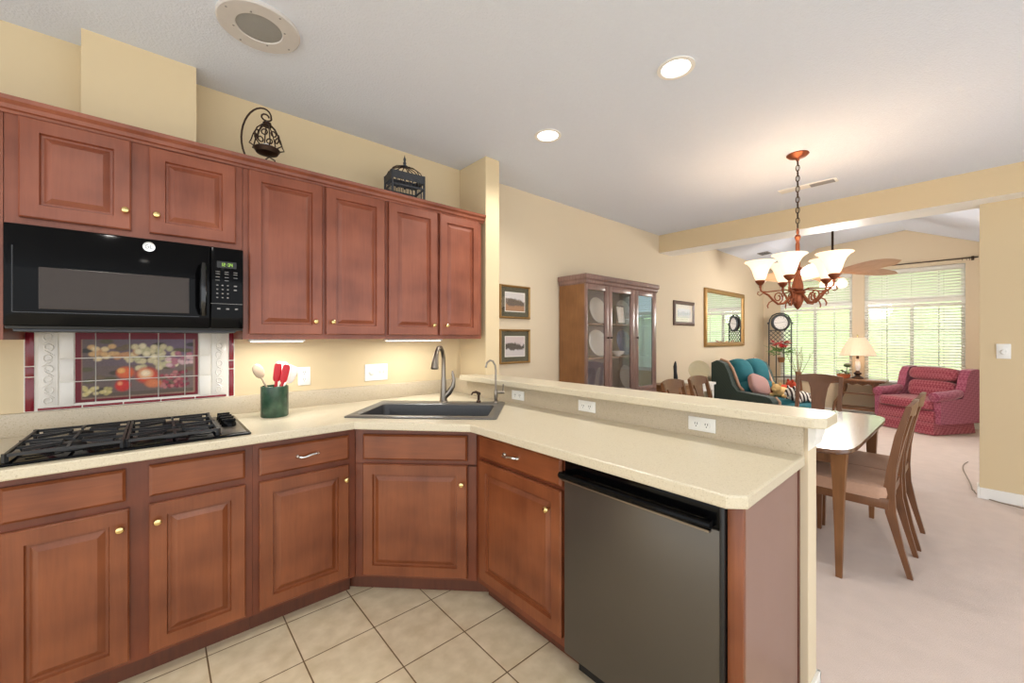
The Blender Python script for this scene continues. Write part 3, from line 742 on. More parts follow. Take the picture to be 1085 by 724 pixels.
# ================================================================== OUTLETS AND SWITCHES
def outlet(label, loc, rz, horiz=False, scale=1.0):
    t = thing('wall_outlet', label, 'outlet', loc, rz, 'white wall outlets')
    w, h = (.114, .058) if horiz else (.070, .112)
    MB().box((-w / 2, -.006, -h / 2), (w / 2, -.0005, h / 2), .002).build('plate', M['plastic'], t)
    for s in (-1, 1):
        cx, cz = (s * .0215, 0) if horiz else (0, s * .0215)
        b = MB(); b.lathe([(.0165, 0), (.016, .0025), (.002, .0026)], (cx, -.006, cz), 16, 'Y'); r_ = b.build('receptacle', M['plastic'], t)
        b = MB()
        for dx_, dz_ in ((-.005, .003), (.005, .003)): b.box((cx + dx_ - .0012, -.0095, cz + dz_ - .0045), (cx + dx_ + .0012, -.0078, cz + dz_ + .0045))
        b.box((cx - .002, -.0095, cz - .010), (cx + .002, -.0078, cz - .006)); b.build('slots', M['socket'], r_, smooth=0)
    return t
outlet('upright white outlet on the wall behind the green crock', (.678, YW, 1.10), 0)
outlet('white outlet in the peninsula splash nearest the sink taps', (1.735, 1.91, .967), R(-90), True)
outlet('middle white outlet in the peninsula splash', (1.735, 1.36, .967), R(-90), True)
outlet('white outlet in the peninsula splash nearest the ledge end', (1.735, .752, .968), R(-90), True)
t = thing('switch_plate', 'white double switch plate on the wall behind the sink', 'switch', (1.133, YW, 1.098), 0)
MB().box((-.08, -.006, -.056), (.08, -.0005, .056), .002).build('plate', M['plastic'], t)
b = MB(); b.lathe([(.020, 0), (.018, .006), (.012, .014), (.002, .0145)], (-.036, -.006, 0), 20, 'Y'); b.build('dimmer_knob', M['plastic'], t)
for dx_ in (.022, .050): MB().box((dx_ - .005, -.016, -.006), (dx_ + .005, -.006, .014), .002).build('toggle', M['whitetile'], t)
t = thing('dimmer_switch', 'white rotary dimmer plate on the right-hand wall', 'switch', (5.15, -.176, 1.225), R(-90))
MB().box((-.038, -.007, -.06), (.038, -.0005, .06), .002).build('plate', M['plastic'], t)
b = MB(); b.lathe([(.020, 0), (.018, .010), (.014, .016), (.002, .0165)], (0, -.007, -.005), 20, 'Y'); b.build('dimmer_knob', M['plastic'], t)

# ================================================================== UTENSIL CROCK
cx, cy = .477, 2.475
t = thing('utensil_crock', 'green marble utensil crock on the counter', 'crock', (cx, cy, .914))
MB().lathe([(.064, 0), (.066, .004), (.066, .160), (.063, .163), (.058, .162), (.057, .012), (.002, .010)], seg=32).build('crock_body', M['marble'], t)
def utensil(name, label, base, top, mat, head, r=.005):
    t = thing(name, label, 'utensil', (cx, cy, .93), 0, 'utensils standing in the green crock')
    b = MB(); p0, p1 = Vector(base), Vector(top); b.tube([p0, (p0 + p1) / 2, p1], [r, r, r * 1.1], 8); b.build('handle', mat, t)
    d = (p1 - p0).normalized(); z = Vector((0, 0, 1)).rotation_difference(d).to_matrix()
    b = MB()
    if head == 'spoon': b.superq(p1 + d * .035, (.026, .008, .042), 1, 1, 16, 10, z)
    elif head == 'spatula': b.superq(p1 + d * .04, (.033, .005, .05), .5, .5, 16, 8, z)
    elif head == 'narrow': b.superq(p1 + d * .035, (.019, .006, .05), .5, .6, 16, 8, z)
    b.build('head', mat, t); return t
utensil('cooking_spoon', 'taupe spoon leaning left in the green crock', (.02, 0, 0), (-.058, .02, .195), M['spoon'], 'spoon')
utensil('spatula', 'red narrow spatula upright in the green crock', (-.01, -.01, 0), (.006, -.018, .185), M['red'], 'narrow', .007)
utensil('spatula', 'second red spatula leaning right in the green crock', (-.005, -.025, 0), (.035, -.030, .178), M['red'], 'narrow', .007)
utensil('turner', 'wide white spatula behind the red ones in the crock', (0, .02, 0), (.03, .028, .185), M['whiteut'], 'spatula')
utensil('turner', 'white spatula leaning far right toward the outlet', (-.02, .01, 0), (.060, .012, .168), M['whiteut'], 'spatula')

# ================================================================== ORNAMENTS ON THE CABINETS
t = thing('candle_lantern', 'dark iron scroll lantern hanging from a curled stand on the cabinets', 'lantern', (.40, 2.44, 2.226))
b = MB(); pts = []
def bez(P, n=14):
    out = []
    for i in range(n + 1):
        u = i / n; Q = [Vector(p) for p in P]
        while len(Q) > 1: Q = [Q[k].lerp(Q[k + 1], u) for k in range(len(Q) - 1)]
        out.append(tuple(Q[0]))
    return out
st1 = bez([(-.035, 0, 0), (-.10, 0, .06), (-.10, 0, .20), (-.05, 0, .34), (.06, 0, .345), (.055, 0, .26)], 18)
sp = [(.030 + .026 * math.cos(a) * (1 - k * .05), 0, .265 + .022 * math.sin(a) * (1 - k * .05)) for k, a in enumerate([R(0 - 40 * k) for k in range(10)])]
b.tube(st1 + sp[1:], .0045, 8)
b.tube([(.06, 0, 0), (.075, 0, .02), (.07, 0, .05), (.045, 0, .06), (.03, 0, .045), (.04, 0, .03), (.055, 0, .035)], .004, 8)
b.bar((-.04, 0, .004), (.065, 0, .004), .012, .006); b.build('stand', M['darkbronze'], t)
b = MB(); c = (.035, 0)
for k in range(8):
    a = k * PI / 4; ca_, sa = math.cos(a), math.sin(a)
    b.tube([(c[0] + r_ * ca_, c[1] + r_ * sa, z) for r_, z in ((.020, .225), (.044, .20), (.062, .16), (.072, .125), (.080, .110), (.056, .10))], .0032, 6)
    a2 = a + PI / 8
    b.tube([(c[0] + .054 * math.cos(a2) + .014 * math.cos(q) * -math.sin(a2), .054 * math.sin(a2) + .014 * math.cos(q) * math.cos(a2), .165 + .014 * math.sin(q)) for q in [k2 * PI / 4 for k2 in range(9)]], .0035, 6)
b.lathe([(.022, .218), (.020, .236), (.006, .245)], (c[0], c[1], 0), 14)
b.build('cage', M['darkbronze'], t)
b = MB(); b.lathe([(.012, .066), (.05, .076), (.062, .096), (.056, .102), (.046, .09), (.01, .084)], (c[0], c[1], 0), 18); b.build('dish', M['darkbronze'], t)
MB().lathe([(.022, .085), (.022, .12), (.004, .122)], (c[0], c[1], 0), 14).build('candle', M['whiteut'], t)
t = thing('birdcage_lantern', 'square black metal birdcage lantern on top of the cabinets', 'lantern', (1.215, 2.44, 2.226), R(-6))
b = MB(); w = .105
for sx in (-1, 1):
    for sy in (-1, 1): b.bar((sx * w, sy * w * .7, 0), (sx * w, sy * w * .7, .16), .010)
for z in (.006, .075, .155):
    for sy in (-1, 1): b.bar((-w, sy * w * .7, z), (w, sy * w * .7, z), .007, .010)
    for sx in (-1, 1): b.bar((sx * w, -w * .7, z), (sx * w, w * .7, z), .007, .010)
b.box((-w, -w * .7, 0), (w, w * .7, .004))
b.build('frame', M['metalgrey'], t, smooth=0)
b = MB()
for sy in (-1, 1):
    for k in range(1, 10): b.bar((-w + k * w / 5, sy * w * .7, .004), (-w + k * w / 5, sy * w * .7, .155), .003)
    for xk in (-.5, .0, .5): b.tube([(xk * w + .024 * math.cos(q), sy * w * .7, .105 + .026 * math.sin(q)) for q in [PI * i / 8 for i in range(9)]], .004, 6)
for sx in (-1, 1):
    for k in range(1, 7): b.bar((sx * w, -w * .7 + k * w * .2, .004), (sx * w, -w * .7 + k * w * .2, .155), .003)
b.build('bars', M['metalgrey'], t, smooth=0)
b = MB()
for sy in (-1, 1): b.box((-w, sy * w * .7 - .002, .112), (w, sy * w * .7 + .002, .157))
for sx in (-1, 1): b.box((sx * w - .002, -w * .7, .112), (sx * w + .002, w * .7, .157))
b.build('fretwork_band', M['metalgrey'], t, smooth=0)
b = MB()
for k in range(12):
    a = k * PI / 6; ex, ey = w * max(-1, min(1, 1.3 * math.cos(a))), .7 * w * max(-1, min(1, 1.3 * math.sin(a)))
    b.tube([(ex * q, ey * q, z) for q, z in ((1, .157), (.88, .185), (.6, .208), (.3, .220), (0, .224))], .003, 6)
b.build('dome', M['darkbronze'], t)
MB().lathe([(.018, .220), (.020, .228), (.008, .236), (.011, .248), (.006, .258), (.009, .272), (.003, .288), (.001, .30)], seg=14).build('finial', M['metalgrey'], t)

# ================================================================== CEILING FITTINGS
t = thing('ceiling_speaker', 'round off-white speaker in the kitchen ceiling', 'speaker', (.332, 2.02, ZC))
MB().lathe([(.155, 0), (.155, -.010), (.150, -.014), (.088, -.014), (.085, -.010)], seg=48, ends=False).build('ring', M['speaker'], t)
MB().lathe([(.086, -.010), (.06, -.013), (.002, -.014)], seg=36).build('grille', M['grille'], t)
b = MB()
for rr, n, o_ in ((.135, 4, .4), (.098, 4, 1.1)):
    for k in range(n): a = o_ + k * PI / 2; b.lathe([(.004, -.013), (.004, -.016), (.001, -.0165)], (rr * math.cos(a), rr * math.sin(a), 0), 8)
b.build('screw', M['vent'], t)
def can(label, x, y):
    t = thing('recessed_light', label, 'ceiling light', (x, y, ZC), 0, 'recessed ceiling lights')
    MB().lathe([(.088, 0), (.088, -.005), (.070, -.006), (.066, -.001)], seg=36, ends=False).build('trim_ring', M['white'], t)
    MB().lathe([(.068, -.0015), (.04, -.003), (.001, -.0035)], seg=28).build('lens', M['canlens'], t)
    lamp('can_lamp', 'SPOT', (0, 0, -.02), K_CAN, (1, .96, .90), .06, t, spot=R(150))
    return t
can('lit recessed ceiling light nearer the camera, above the peninsula', 1.935, .967)
can('lit recessed ceiling light above the sink corner', 1.945, 1.85)
can('added unseen recessed light above the camera, brightening the kitchen', -.3, .9)  # lamp added out of view to brighten the kitchen
can('added unseen recessed light over the aisle, brightening the kitchen', .2, -.6)  # second added lamp, unseen, for general kitchen brightness
t = thing('air_vent', 'white slatted air vent in the dining ceiling', 'vent', (4.30, .95, ZC), 0)
MB().box((-.055, -.21, -.008), (.055, .21, 0), .002).build('frame', M['white'], t)
b = MB()
for k in range(7): b.box((-.04 + k * .0125, -.19, -.011), (-.033 + k * .0125, -.02, -.007))
b.build('blades', M['vent'], t, smooth=0)
t = thing('air_vent', 'small grey air vent in the living room ceiling', 'vent', (7.79, 2.325, 2.778), 0)
t.rotation_euler = (R(-5.1), 0, 0)
MB().box((-.12, -.08, -.008), (.12, .08, .0), .002).build('frame', M['vent'], t)
b = MB()
for k in range(6): b.box((-.10, -.06 + k * .022, -.012), (.10, -.052 + k * .022, -.007))
b.build('blades', M['metalgrey'], t, smooth=0)

# ================================================================== CHANDELIER
CHX, CHY = 3.515, .835
t = thing('chandelier', 'copper bronze chandelier with five lit bell shades over the dining table', 'chandelier', (CHX, CHY, ZC))
MB().lathe([(.068, 0), (.070, -.006), (.055, -.020), (.030, -.030), (.014, -.034), (.008, -.05)], seg=28).build('canopy', M['bronze'], t)
b = MB(); n = 13
for k in range(n):
    zc = -.062 - k * .0385; ang = (k % 2) * PI / 2
    b.tube([(math.cos(ang) * .011 * math.cos(q), math.sin(ang) * .011 * math.cos(q), zc + .023 * math.sin(q)) for q in [i * 2 * PI / 12 for i in range(13)]], .0032, 6)
b.tube([(.004, 0, -.03), (.012, .004, -.2), (-.010, -.004, -.38), (.004, 0, -.56)], .002, 5)
b.build('chain', M['darkbronze'], t)
b = MB(); b.tube([(.022 * math.cos(q), 0, -.565 + .022 * math.sin(q)) for q in [i * 2 * PI / 14 for i in range(15)]], .005, 8)
b.lathe([(.004, -.585), (.014, -.590), (.020, -.605), (.014, -.625), (.010, -.64), (.013, -.66), (.016, -.80), (.015, -.82), (.026, -.83), (.029, -.84), (.018, -.85), (.016, -.87),
         (.023, -.90), (.034, -.95), (.039, -.985), (.028, -1.0), (.048, -1.005), (.050, -1.012), (.034, -1.03), (.040, -1.06), (.028, -1.095), (.018, -1.115), (.008, -1.13), (.001, -1.135)], seg=20)
b.build('column', M['bronze'], t)
FWv = Vector((math.cos(AZ), math.sin(AZ), 0)); RTv = Vector((math.sin(AZ), -math.cos(AZ), 0))
for k in range(5):
    a = R(295 + 72 * k); d = RTv * math.cos(a) + FWv * math.sin(a)
    def q(r_, z): return tuple(d * (r_ * .75) + Vector((0, 0, z)))
    b = MB()
    b.tube([q(.04, -1.02), q(.07, -1.05), q(.11, -1.085), q(.16, -1.09), q(.20, -1.06), q(.24, -1.02), q(.28, -1.0), q(.305, -.985), q(.31, -.955)], [.009, .009, .009, .008, .008, .008, .007, .007, .007], 8)
    b.tube([q(.16 + .045 * math.cos(w_) * (1 - i * .055), -1.04 + .045 * math.sin(w_) * (1 - i * .055)) for i, w_ in enumerate([R(-110 - 40 * i) for i in range(14)])], .005, 6)
    b.tube([q(.20, -1.06), q(.235, -1.075), q(.25, -1.10), q(.243, -1.118)], [.005, .005, .005, .004], 6)
    b.tube([q(.28, -1.0), q(.315, -1.02), q(.335, -1.01), q(.33, -.99), q(.318, -.995)], .004, 6)
    b.tube([q(.05, -1.0), q(.10, -.985), q(.17, -.99), q(.25, -.995), q(.30, -.99)], .005, 6)
    arm = b.build('arm', M['bronze'], t)
    c = q(.31, 0)
    MB().lathe([(.004, -.965), (.010, -.955), (.008, -.945), (.020, -.935), (.032, -.918), (.035, -.908), (.028, -.904)], (c[0], c[1], 0), 20).build('cup', M['bronze'], arm)
    MB().lathe([(0.0252, -.908), (0.0378, -.89), (0.0470, -.86), (0.0554, -.83), (0.0689, -.80), (0.0882, -.777), (0.1075, -.765), (0.1050, -.762), (0.0840, -.772), (0.0655, -.797), (0.0504, -.83), (0.0420, -.86), (0.0252, -.893), (0.0017, -.90)], (c[0], c[1], 0), 28, ends=False).build('shade', M['shade'], arm)
    lamp('chandelier_lamp', 'POINT', (c[0], c[1], -.79), K_CHAND, (1, .84, .62), .04, t)

# ================================================================== CEILING FAN
t = thing('ceiling_fan', 'ceiling fan with washed palm-leaf blades beyond the chandelier', 'ceiling fan', (7.0, 1.26, 3.004))
b = MB(); b.tube([(0, 0, -.03), (0, 0, -.68)], .014, 10); b.build('downrod', M['darkbronze'], t)
MB().lathe([(.07, 0), (.068, -.03), (.04, -.07), (.016, -.085)], seg=20).build('canopy', M['darkbronze'], t)
MB().lathe([(.02, -.66), (.07, -.68), (.11, -.72), (.115, -.78), (.08, -.82), (.05, -.85), (.02, -.86)], seg=24).build('motor', M['bronze'], t)
for k in range(5):
    a = R(-47 + 72 * k); ca_, sa = math.cos(a), math.sin(a)
    b = MB(); n = 14; top = []; L = .70
    rings = []
    for i in range(n + 1):
        u = i / n; wv = .03 + .11 * math.sin(PI * min(1, u * .92 + .05)) ** .8; x = .10 + u * L; zz = -.755 + .03 * u - .05 * u * u
        rings.append([(x * ca_ - s_ * sa, x * sa + s_ * ca_, zz + dz + s_ * .6) for s_, dz in ((-wv, 0), (0, .012), (wv, 0), (0, .004))])
    b.loops(rings); b.build('blade', M['fanblade'], t)
for k in range(3):
    a = R(20 + 120 * k); c = (.11 * math.cos(a), .11 * math.sin(a), 0)
    sh = MB().lathe([(.02, -.86), (.045, -.89), (.062, -.93), (.055, -.965), (.02, -.985), (.001, -.987)], c, 18).build('light_globe', M['shade'], t)
    b = MB(); b.tube([(0, 0, -.85), (c[0] * .6, c[1] * .6, -.845), (c[0], c[1], -.86)], .010, 8); b.build('light_arm', M['bronze'], t)
lamp('fan_lamp', 'POINT', (0, 0, -1.08), K_LAMP * 30, (1, .95, .90), .22, t)

# ================================================================== DINING TABLE AND CHAIRS
t = thing('dining_table', 'polished walnut dining table with rounded corners behind the peninsula', 'table', (3.42, .86, 0))
hl, hw = .735, .455; pts = []
def sup(hl, hw, e, n=72):
    out = []
    for i in range(n):
        a = 2 * PI * i / n; c_, s_ = math.cos(a), math.sin(a)
        out.append((hl * math.copysign(abs(c_) ** e, c_), hw * math.copysign(abs(s_) ** e, s_)))
    return out
b = MB(); rings = []
for k_, z in ((.985, .712), (1.0, .722), (1.0, .732), (.994, .74)): rings.append([(x * k_, y * k_, z) for x, y in sup(hl, hw, .22)])
b.loops(rings); b.build('tabletop', M['tabletop'], t, smooth=30)
b = MB()
for y in (-.36, .36): b.box((-.56, y - .01, .63), (.56, y + .01, .712))
for x in (-.56, .56): b.box((x - .01, -.36, .63), (x + .01, .36, .712))
b.build('apron', M['walnut'], t, smooth=0)
for sx in (-1, 1):
    for sy in (-1, 1):
        b = MB(); x, y = sx * .56, sy * .375
        b.loops([[(x + a * w_, y + c_ * w_, z) for a, c_ in ((-1,-1),(1,-1),(1,1),(-1,1))] for w_, z in ((.014, 0), (.018, .2), (.024, .45), (.030, .60), (.036, .70), (.034, .712))]); b.build('leg', M['oak'], t, smooth=0)
def make_chair(label, loc, rz):
    t = thing('dining_chair', label, 'chair', loc, rz, 'dining chairs around the table')
    hw = .17
    prof = [(-.265, 0, .024), (-.225, .16, .030), (-.185, .34, .046), (-.178, .46, .050), (-.190, .60, .040), (-.218, .78, .034), (-.260, .95, .026)]
    for s in (-1, 1):
        b = MB(); b.loops([[(s * hw + a * .014, y + c_ * dd / 2, z) for a, c_ in ((-1,-1),(1,-1),(1,1),(-1,1))] for y, z, dd in prof]); b.build('rear_leg', M['chairwood'], t, smooth=40)
        b = MB(); b.loops([[(s * (hw + .02) + a * w_, .215 + c_ * w_, z) for a, c_ in ((-1,-1),(1,-1),(1,1),(-1,1))] for w_, z in ((.011, 0), (.016, .25), (.021, .42))]); b.build('front_leg', M['chairwood'], t, smooth=0)
    b = MB(); b.box((-hw - .03, -.18, .36), (hw + .03, .236, .42), .004); b.build('seat_frame', M['chairwood'], t)
    b = MB(); b.superq((0, .03, .445), (hw + .038, .216, .05), .35, .25, 32, 10); b.build('seat_cushion', M['seat'], t)
    b = MB(); rings = []
    for i in range(15):
        u = -1 + 2 * i / 14; x = u * (hw + .016); zt = .955 + .022 * (1 - u * u); zb = .905 - .022 * (1 - abs(u)) + (-.05 if abs(u) > .93 else 0); yc = -.260 - .020 * (1 - u * u)
        rings.append([(x, yc + .011 + (.95 - zb) * .25, zb), (x, yc + .010, zt), (x, yc - .010, zt), (x, yc - .011 + (.95 - zb) * .25, zb)])
    b.loops(rings); b.build('crest_rail', M['chairwood'], t, smooth=40)
    b = MB(); rings = []
    for u, w_ in ((0, .045), (.3, .05), (.6, .056), (.85, .07), (1, .095)):
        z = .44 + u * .47; y = -.18 - .085 * u ** 1.4
        rings.append([(-w_, y - .007, z), (w_, y - .007, z), (w_, y + .007, z), (-w_, y + .007, z)])
    b.loops(rings); b.build('back_splat', M['chairwood'], t, smooth=40)
    b = MB(); b.bar((-hw, -.185, .455), (hw, -.185, .455), .02, .045); b.build('lower_rail', M['chairwood'], t, smooth=0)
    return t
ch = make_chair('walnut dining chair with peach seat nearest the camera, right of the table', (3.30, .485, 0), 0)
dup(ch, (3.76, .48, 0), R(0), 'walnut dining chair right of the table, behind the nearest chair')
dup(ch, (3.345, 1.44, 0), R(180), 'dining chair on far side of the table, by the china cabinet')
dup(ch, (3.83, 1.44, 0), R(180), 'dining chair on far side of the table, before the white end table')
dup(ch, (4.66, .99, 0), R(90), 'dining chair at the head of the table, before the side table')

# ================================================================== CHINA CABINET AND PLATES
CX0, CX1, CYF = 2.985, 4.255, 2.355
t = thing('china_cabinet', 'tall walnut china cabinet with three glazed doors against the dining wall', 'cabinet', (CX0, CYF, 0))
Wc = CX1 - CX0; Dc = YW - .016 - CYF
b = MB(); b.box((0, .02, 0), (.022, Dc, 1.86)); b.build('side_panel', M['oak'], t, smooth=0)
b = MB(); b.box((Wc - .022, .02, 0), (Wc, Dc, 1.86)); b.build('side_panel', M['oak'], t, smooth=0)
b = MB(); b.box((.022, Dc - .012, .72), (Wc - .022, Dc, 1.86)); b.build('back_panel', M['cabback'], t, smooth=0)
for z in (1.13, 1.462): MB().box((.022, .03, z), (Wc - .022, Dc - .012, z + .012)).build('shelf', M['mauvewood'], t, smooth=0)
MB().box((0, .0, 0), (Wc, Dc, .76)).build('lower_case', M['mauvewood'], t, smooth=0)
b = MB(); b.loops([[(x, y, z) for x, y in ((-.0 - k, -k), (Wc + k, -k), (Wc + k, Dc), (-k, Dc))] for k, z in ((0, 1.84), (.012, 1.855), (.012, 1.875), (.024, 1.89), (.024, 1.925), (.018, 1.932))])
b.build('cornice', M['mauvewood'], t, smooth=0)
for x0, x1, g0, g1, kx in ((.0, .355, .028, .302, .33), (.357, .825, .415, .752, .385), (.827, Wc, .898, 1.19, .862)):
    b = MB(); z0, z1 = .765, 1.84; gz0, gz1 = .81, 1.79
    b.box((x0, 0, z0), (g0, .02, z1), .002); b.box((g1, 0, z0), (x1, .02, z1), .002); b.box((g0, 0, z0), (g1, .02, gz0), .002); b.box((g0, 0, gz1), (g1, .02, z1), .002)
    d = b.build('door', M['mauvewood'], t)
    MB().box((g0, .008, gz0), (g1, .011, gz1)).build('glass', M['cabglass'] if x1 < 1 else M['cabglass_bright'], d, smooth=0)
    MB().lathe([(.005, 0), (.005, .010), (.011, .016), (.010, .022), (.002, .025)], (kx, 0, 1.335), 10, 'Y').build('knob', M['darkbronze'], d)
def plate(label, x, z, r, mat, y=2.53, lean=14, oval=1.0):
    b = MB(); b.lathe([(r * .55, 0), (r * .6, .006), (r * .72, .008), (r, .020), (r * .99, .023), (r * .72, .013), (r * .6, .011), (.002, .010)], (0, 0, 0), 28)
    b.xform(Matrix.Diagonal((oval, 1, 1, 1))); b.xform(Matrix.Rotation(R(90 - lean), 4, 'X'))
    o = b.build('display_plate', mat, smooth=40); o.location = (x, y, z + r * math.cos(R(lean)))
    return tag(o, label, 'plate', 'plates in the china cabinet')
plate('white plate on the top shelf behind the left glass door', 3.385, 1.474, .14, M['china'])
plate('white platter on the middle shelf behind the left glass door', 3.385, 1.142, .14, M['china'], oval=1.1)
plate('white plate on the top shelf behind the middle glass door', 3.85, 1.474, .14, M['china'])
plate('blue and white plate on the middle shelf behind the middle door', 3.85, 1.142, .14, M['chinablue'])
plate('large oval platter low behind the middle glass door', 3.91, .762, .135, M['china'])
def bowl(label, x, y, z, r, mat, kind='china_bowl', cat='bowl'):
    b = MB(); b.lathe([(r * .4, 0), (r * .45, .006), (r * .8, r * .4), (r, r * .75), (r * .95, r * .76), (r * .7, r * .4), (.002, r * .12)], seg=22)
    o = b.build(kind, mat, smooth=40); o.location = (x, y, z); return tag(o, label, cat)
bowl('small white bowl low behind the left glass door', 3.22, 2.48, .7605, .07, M['china'])
bowl('white bowl beside the large platter in the china cabinet', 3.50, 2.47, .7605, .06, M['china'])
bowl('white china cup bowl on the right in the china cabinet', 4.03, 2.46, .7605, .06, M['china'])
bowl('white bowl on the middle shelf in front of the blue plate', 3.66, 2.46, 1.1425, .07, M['china'])
t = thing('photo_frame', 'small standing picture on the top shelf of the china cabinet', 'picture', (3.66, 2.42, 1.474), 0)
b = MB(); b.box((-.075, -.006, 0), (.075, .006, .20), .002); b.xform(Matrix.Rotation(R(-8), 4, 'X')); b.build('frame', M['metalgrey'], t)
b = MB(); b.box((-.06, -.008, .015), (.06, -.0055, .185)); b.xform(Matrix.Rotation(R(-8), 4, 'X')); b.build('print', M['mat_white'], t, smooth=0)

# ================================================================== PICTURES AND MIRROR
def scenic(name, c_sky, c_hill, c_water, seed):
    m, nt, pb = newmat(name); pb.inputs['Roughness'].default_value = .25
    tc = nt.nodes.new('ShaderNodeTexCoord'); sx = nt.nodes.new('ShaderNodeSeparateXYZ'); nt.links.new(tc.outputs['Object'], sx.inputs[0])
    n = nt.nodes.new('ShaderNodeTexNoise'); n.inputs['Scale'].default_value = 14 + seed; n.inputs['Detail'].default_value = 4; nt.links.new(tc.outputs['Object'], n.inputs['Vector'])
    a = nt.nodes.new('ShaderNodeMath'); a.operation = 'MULTIPLY_ADD'; a.inputs[1].default_value = .10; nt.links.new(n.outputs['Fac'], a.inputs[0]); nt.links.new(sx.outputs['Z'], a.inputs[2])
    mr = nt.nodes.new('ShaderNodeMapRange'); mr.inputs['From Min'].default_value = -.06; mr.inputs['From Max'].default_value = .15; nt.links.new(a.outputs[0], mr.inputs['Value'])
    cr = nt.nodes.new('ShaderNodeValToRGB'); e = cr.color_ramp.elements; e[0].position = .0; e[0].color = c_water; e[1].position = 1; e[1].color = c_sky
    for p, c in ((.35, c_water), (.42, c_hill), (.60, c_hill), (.68, c_sky)): k = e.new(p); k.color = c
    nt.links.new(mr.outputs[0], cr.inputs[0]); nt.links.new(cr.outputs[0], pb.inputs['Base Color']); return m
def picture(label, x0, x1, z0, z1, frame, mat, art, fw_=.018, mw=.05, cat='picture'):
    xm, zm = (x0 + x1) / 2, (z0 + z1) / 2; w, h = (x1 - x0) / 2, (z1 - z0) / 2
    t = thing('framed_picture', label, cat, (xm, YW, zm))
    def rg(i, y): return [(-w + i, y, -h + i), (w - i, y, -h + i), (w - i, y, h - i), (-w + i, y, h - i)]
    b = MB(); b.loops([rg(0, -.001), rg(0, -.02), rg(fw_ * .4, -.026), rg(fw_, -.018), rg(fw_, -.008)], False, False); b.build('frame', frame, t, smooth=0)
    b = MB(); b.box((-w + fw_, -.009, -h + fw_), (w - fw_, -.001, h - fw_)); b.build('mat_board', mat, t, smooth=0)
    b = MB(); b.loops([rg(fw_ + mw - .008, -.0092), rg(fw_ + mw - .008, -.0105)]); b.build('inner_mat', M['mat_white'], t, smooth=0)
    b = MB(); b.loops([rg(fw_ + mw, -.010), rg(fw_ + mw, -.0115)]); b.build('print', art, t, smooth=0)
    b = MB(); b.box((-w + fw_, -.0150, -h + fw_), (w - fw_, -.0135, h - fw_)); b.build('glass', M['cabglass'], t, smooth=0)
    return t
A1 = scenic('house_by_field_print', srgb(214, 208, 206), srgb(96, 84, 78), srgb(170, 128, 96), 1)
A2 = scenic('lake_print', srgb(206, 190, 188), srgb(74, 68, 66), srgb(204, 196, 196), 5)
A3 = scenic('pale_print', srgb(232, 236, 240), srgb(196, 204, 212), srgb(224, 224, 226), 9)
picture('upper of two gold-framed landscape prints beside the wall end', 2.224, 2.585, 1.505, 1.800, M['gold'], M['mat_green'], A1)
picture('lower of two gold-framed landscape prints beside the wall end', 2.224, 2.585, 1.105, 1.41, M['gold'], M['mat_green'], A2)
picture('small dark-framed pale print between china cabinet and mirror', 5.32, 5.935, 1.508, 1.85, M['darkframe'], M['mat_white'], A3, .05, .06)
t = thing('wall_mirror', 'large rectangular mirror in an antique gold frame above the teal recliner', 'mirror', (7.08, YW, 1.648))
w, h = .795, .455
def rg(i, y): return [(-w + i, y, -h + i), (w - i, y, -h + i), (w - i, y, h - i), (-w + i, y, h - i)]
b = MB(); b.loops([rg(0, -.001), rg(0, -.030), rg(.03, -.042), rg(.06, -.030), rg(.07, -.016), rg(.07, -.010)], False, False)
for k in range(60):
    u = -1 + 2 * (k + .5) / 60
    for s in (-1, 1): b.superq((u * (w - .012), -.032, s * (h - .012)), (.014, .010, .011), 1, 1, 6, 4)
for k in range(34):
    u = -1 + 2 * (k + .5) / 34
    for s in (-1, 1): b.superq((s * (w - .012), -.032, u * (h - .012)), (.014, .010, .011), 1, 1, 6, 4)
b.build('frame', M['gold'], t, smooth=0)
MB().box((-w + .07, -.014, -h + .07), (w - .07, -.001, h - .07)).build('mirror_glass', M['mirror'], t, smooth=0)

# ================================================================== TEAL RECLINER AND WHAT IS ON IT
t = thing('recliner', 'teal pillow-back recliner with dark green sides below the mirror', 'armchair', (6.56, 2.005, 0), R(-20))
# local: front -Y; x from -.46 to .46
b = MB(); b.box((-.37, -.42, .0), (.37, .44, .30), .02); b.build('base', M['darkgreen'], t)
for s in (-1, 1):
    b = MB()
    prof = [(-.50, .0), (-.50, .50), (-.46, .545), (-.40, .56), (.02, .58), (.10, .66), (.16, .82), (.24, .96), (.36, 1.0), (.46, .96), (.46, .0)]
    b.loops([[(s * .385 + dx_, y, z) for y, z in prof] for dx_ in (-.065, -.045, .045, .065)])
    wing = b.build('arm', M['darkgreen'], t, smooth=30)
    b = MB(); b.tube([(s * .385 - s * .06, y, z) for y, z in ((-.505, .10), (-.505, .50), (-.45, .55))], .018, 8); tag(b.build('trim', M['piping'], wing), 'pinkish curved trim')
    b = MB(); b.tube([(s * .385 - s * .04, y, z) for y, z in ((.0, .585), (.07, .64), (.13, .78), (.18, .89), (.26, .98), (.38, 1.01))], .020, 8); tag(b.build('trim', M['piping'], wing), 'pinkish curved trim')
b = MB(); b.superq((0, -.12, .42), (.32, .44, .11), .5, .35, 24, 12); b.build('seat_cushion', M['teal'], t)
b = MB(); b.superq((0, -.56, .39), (.315, .14, .095), .5, .4, 24, 12); b.build('footrest', M['teal'], t)
b = MB()
for sx in (-.25, .25): b.bar((sx, -.44, .16), (sx, -.58, .31), .03, .02)
b.build('footrest_arm', M['metalgrey'], t, smooth=0)
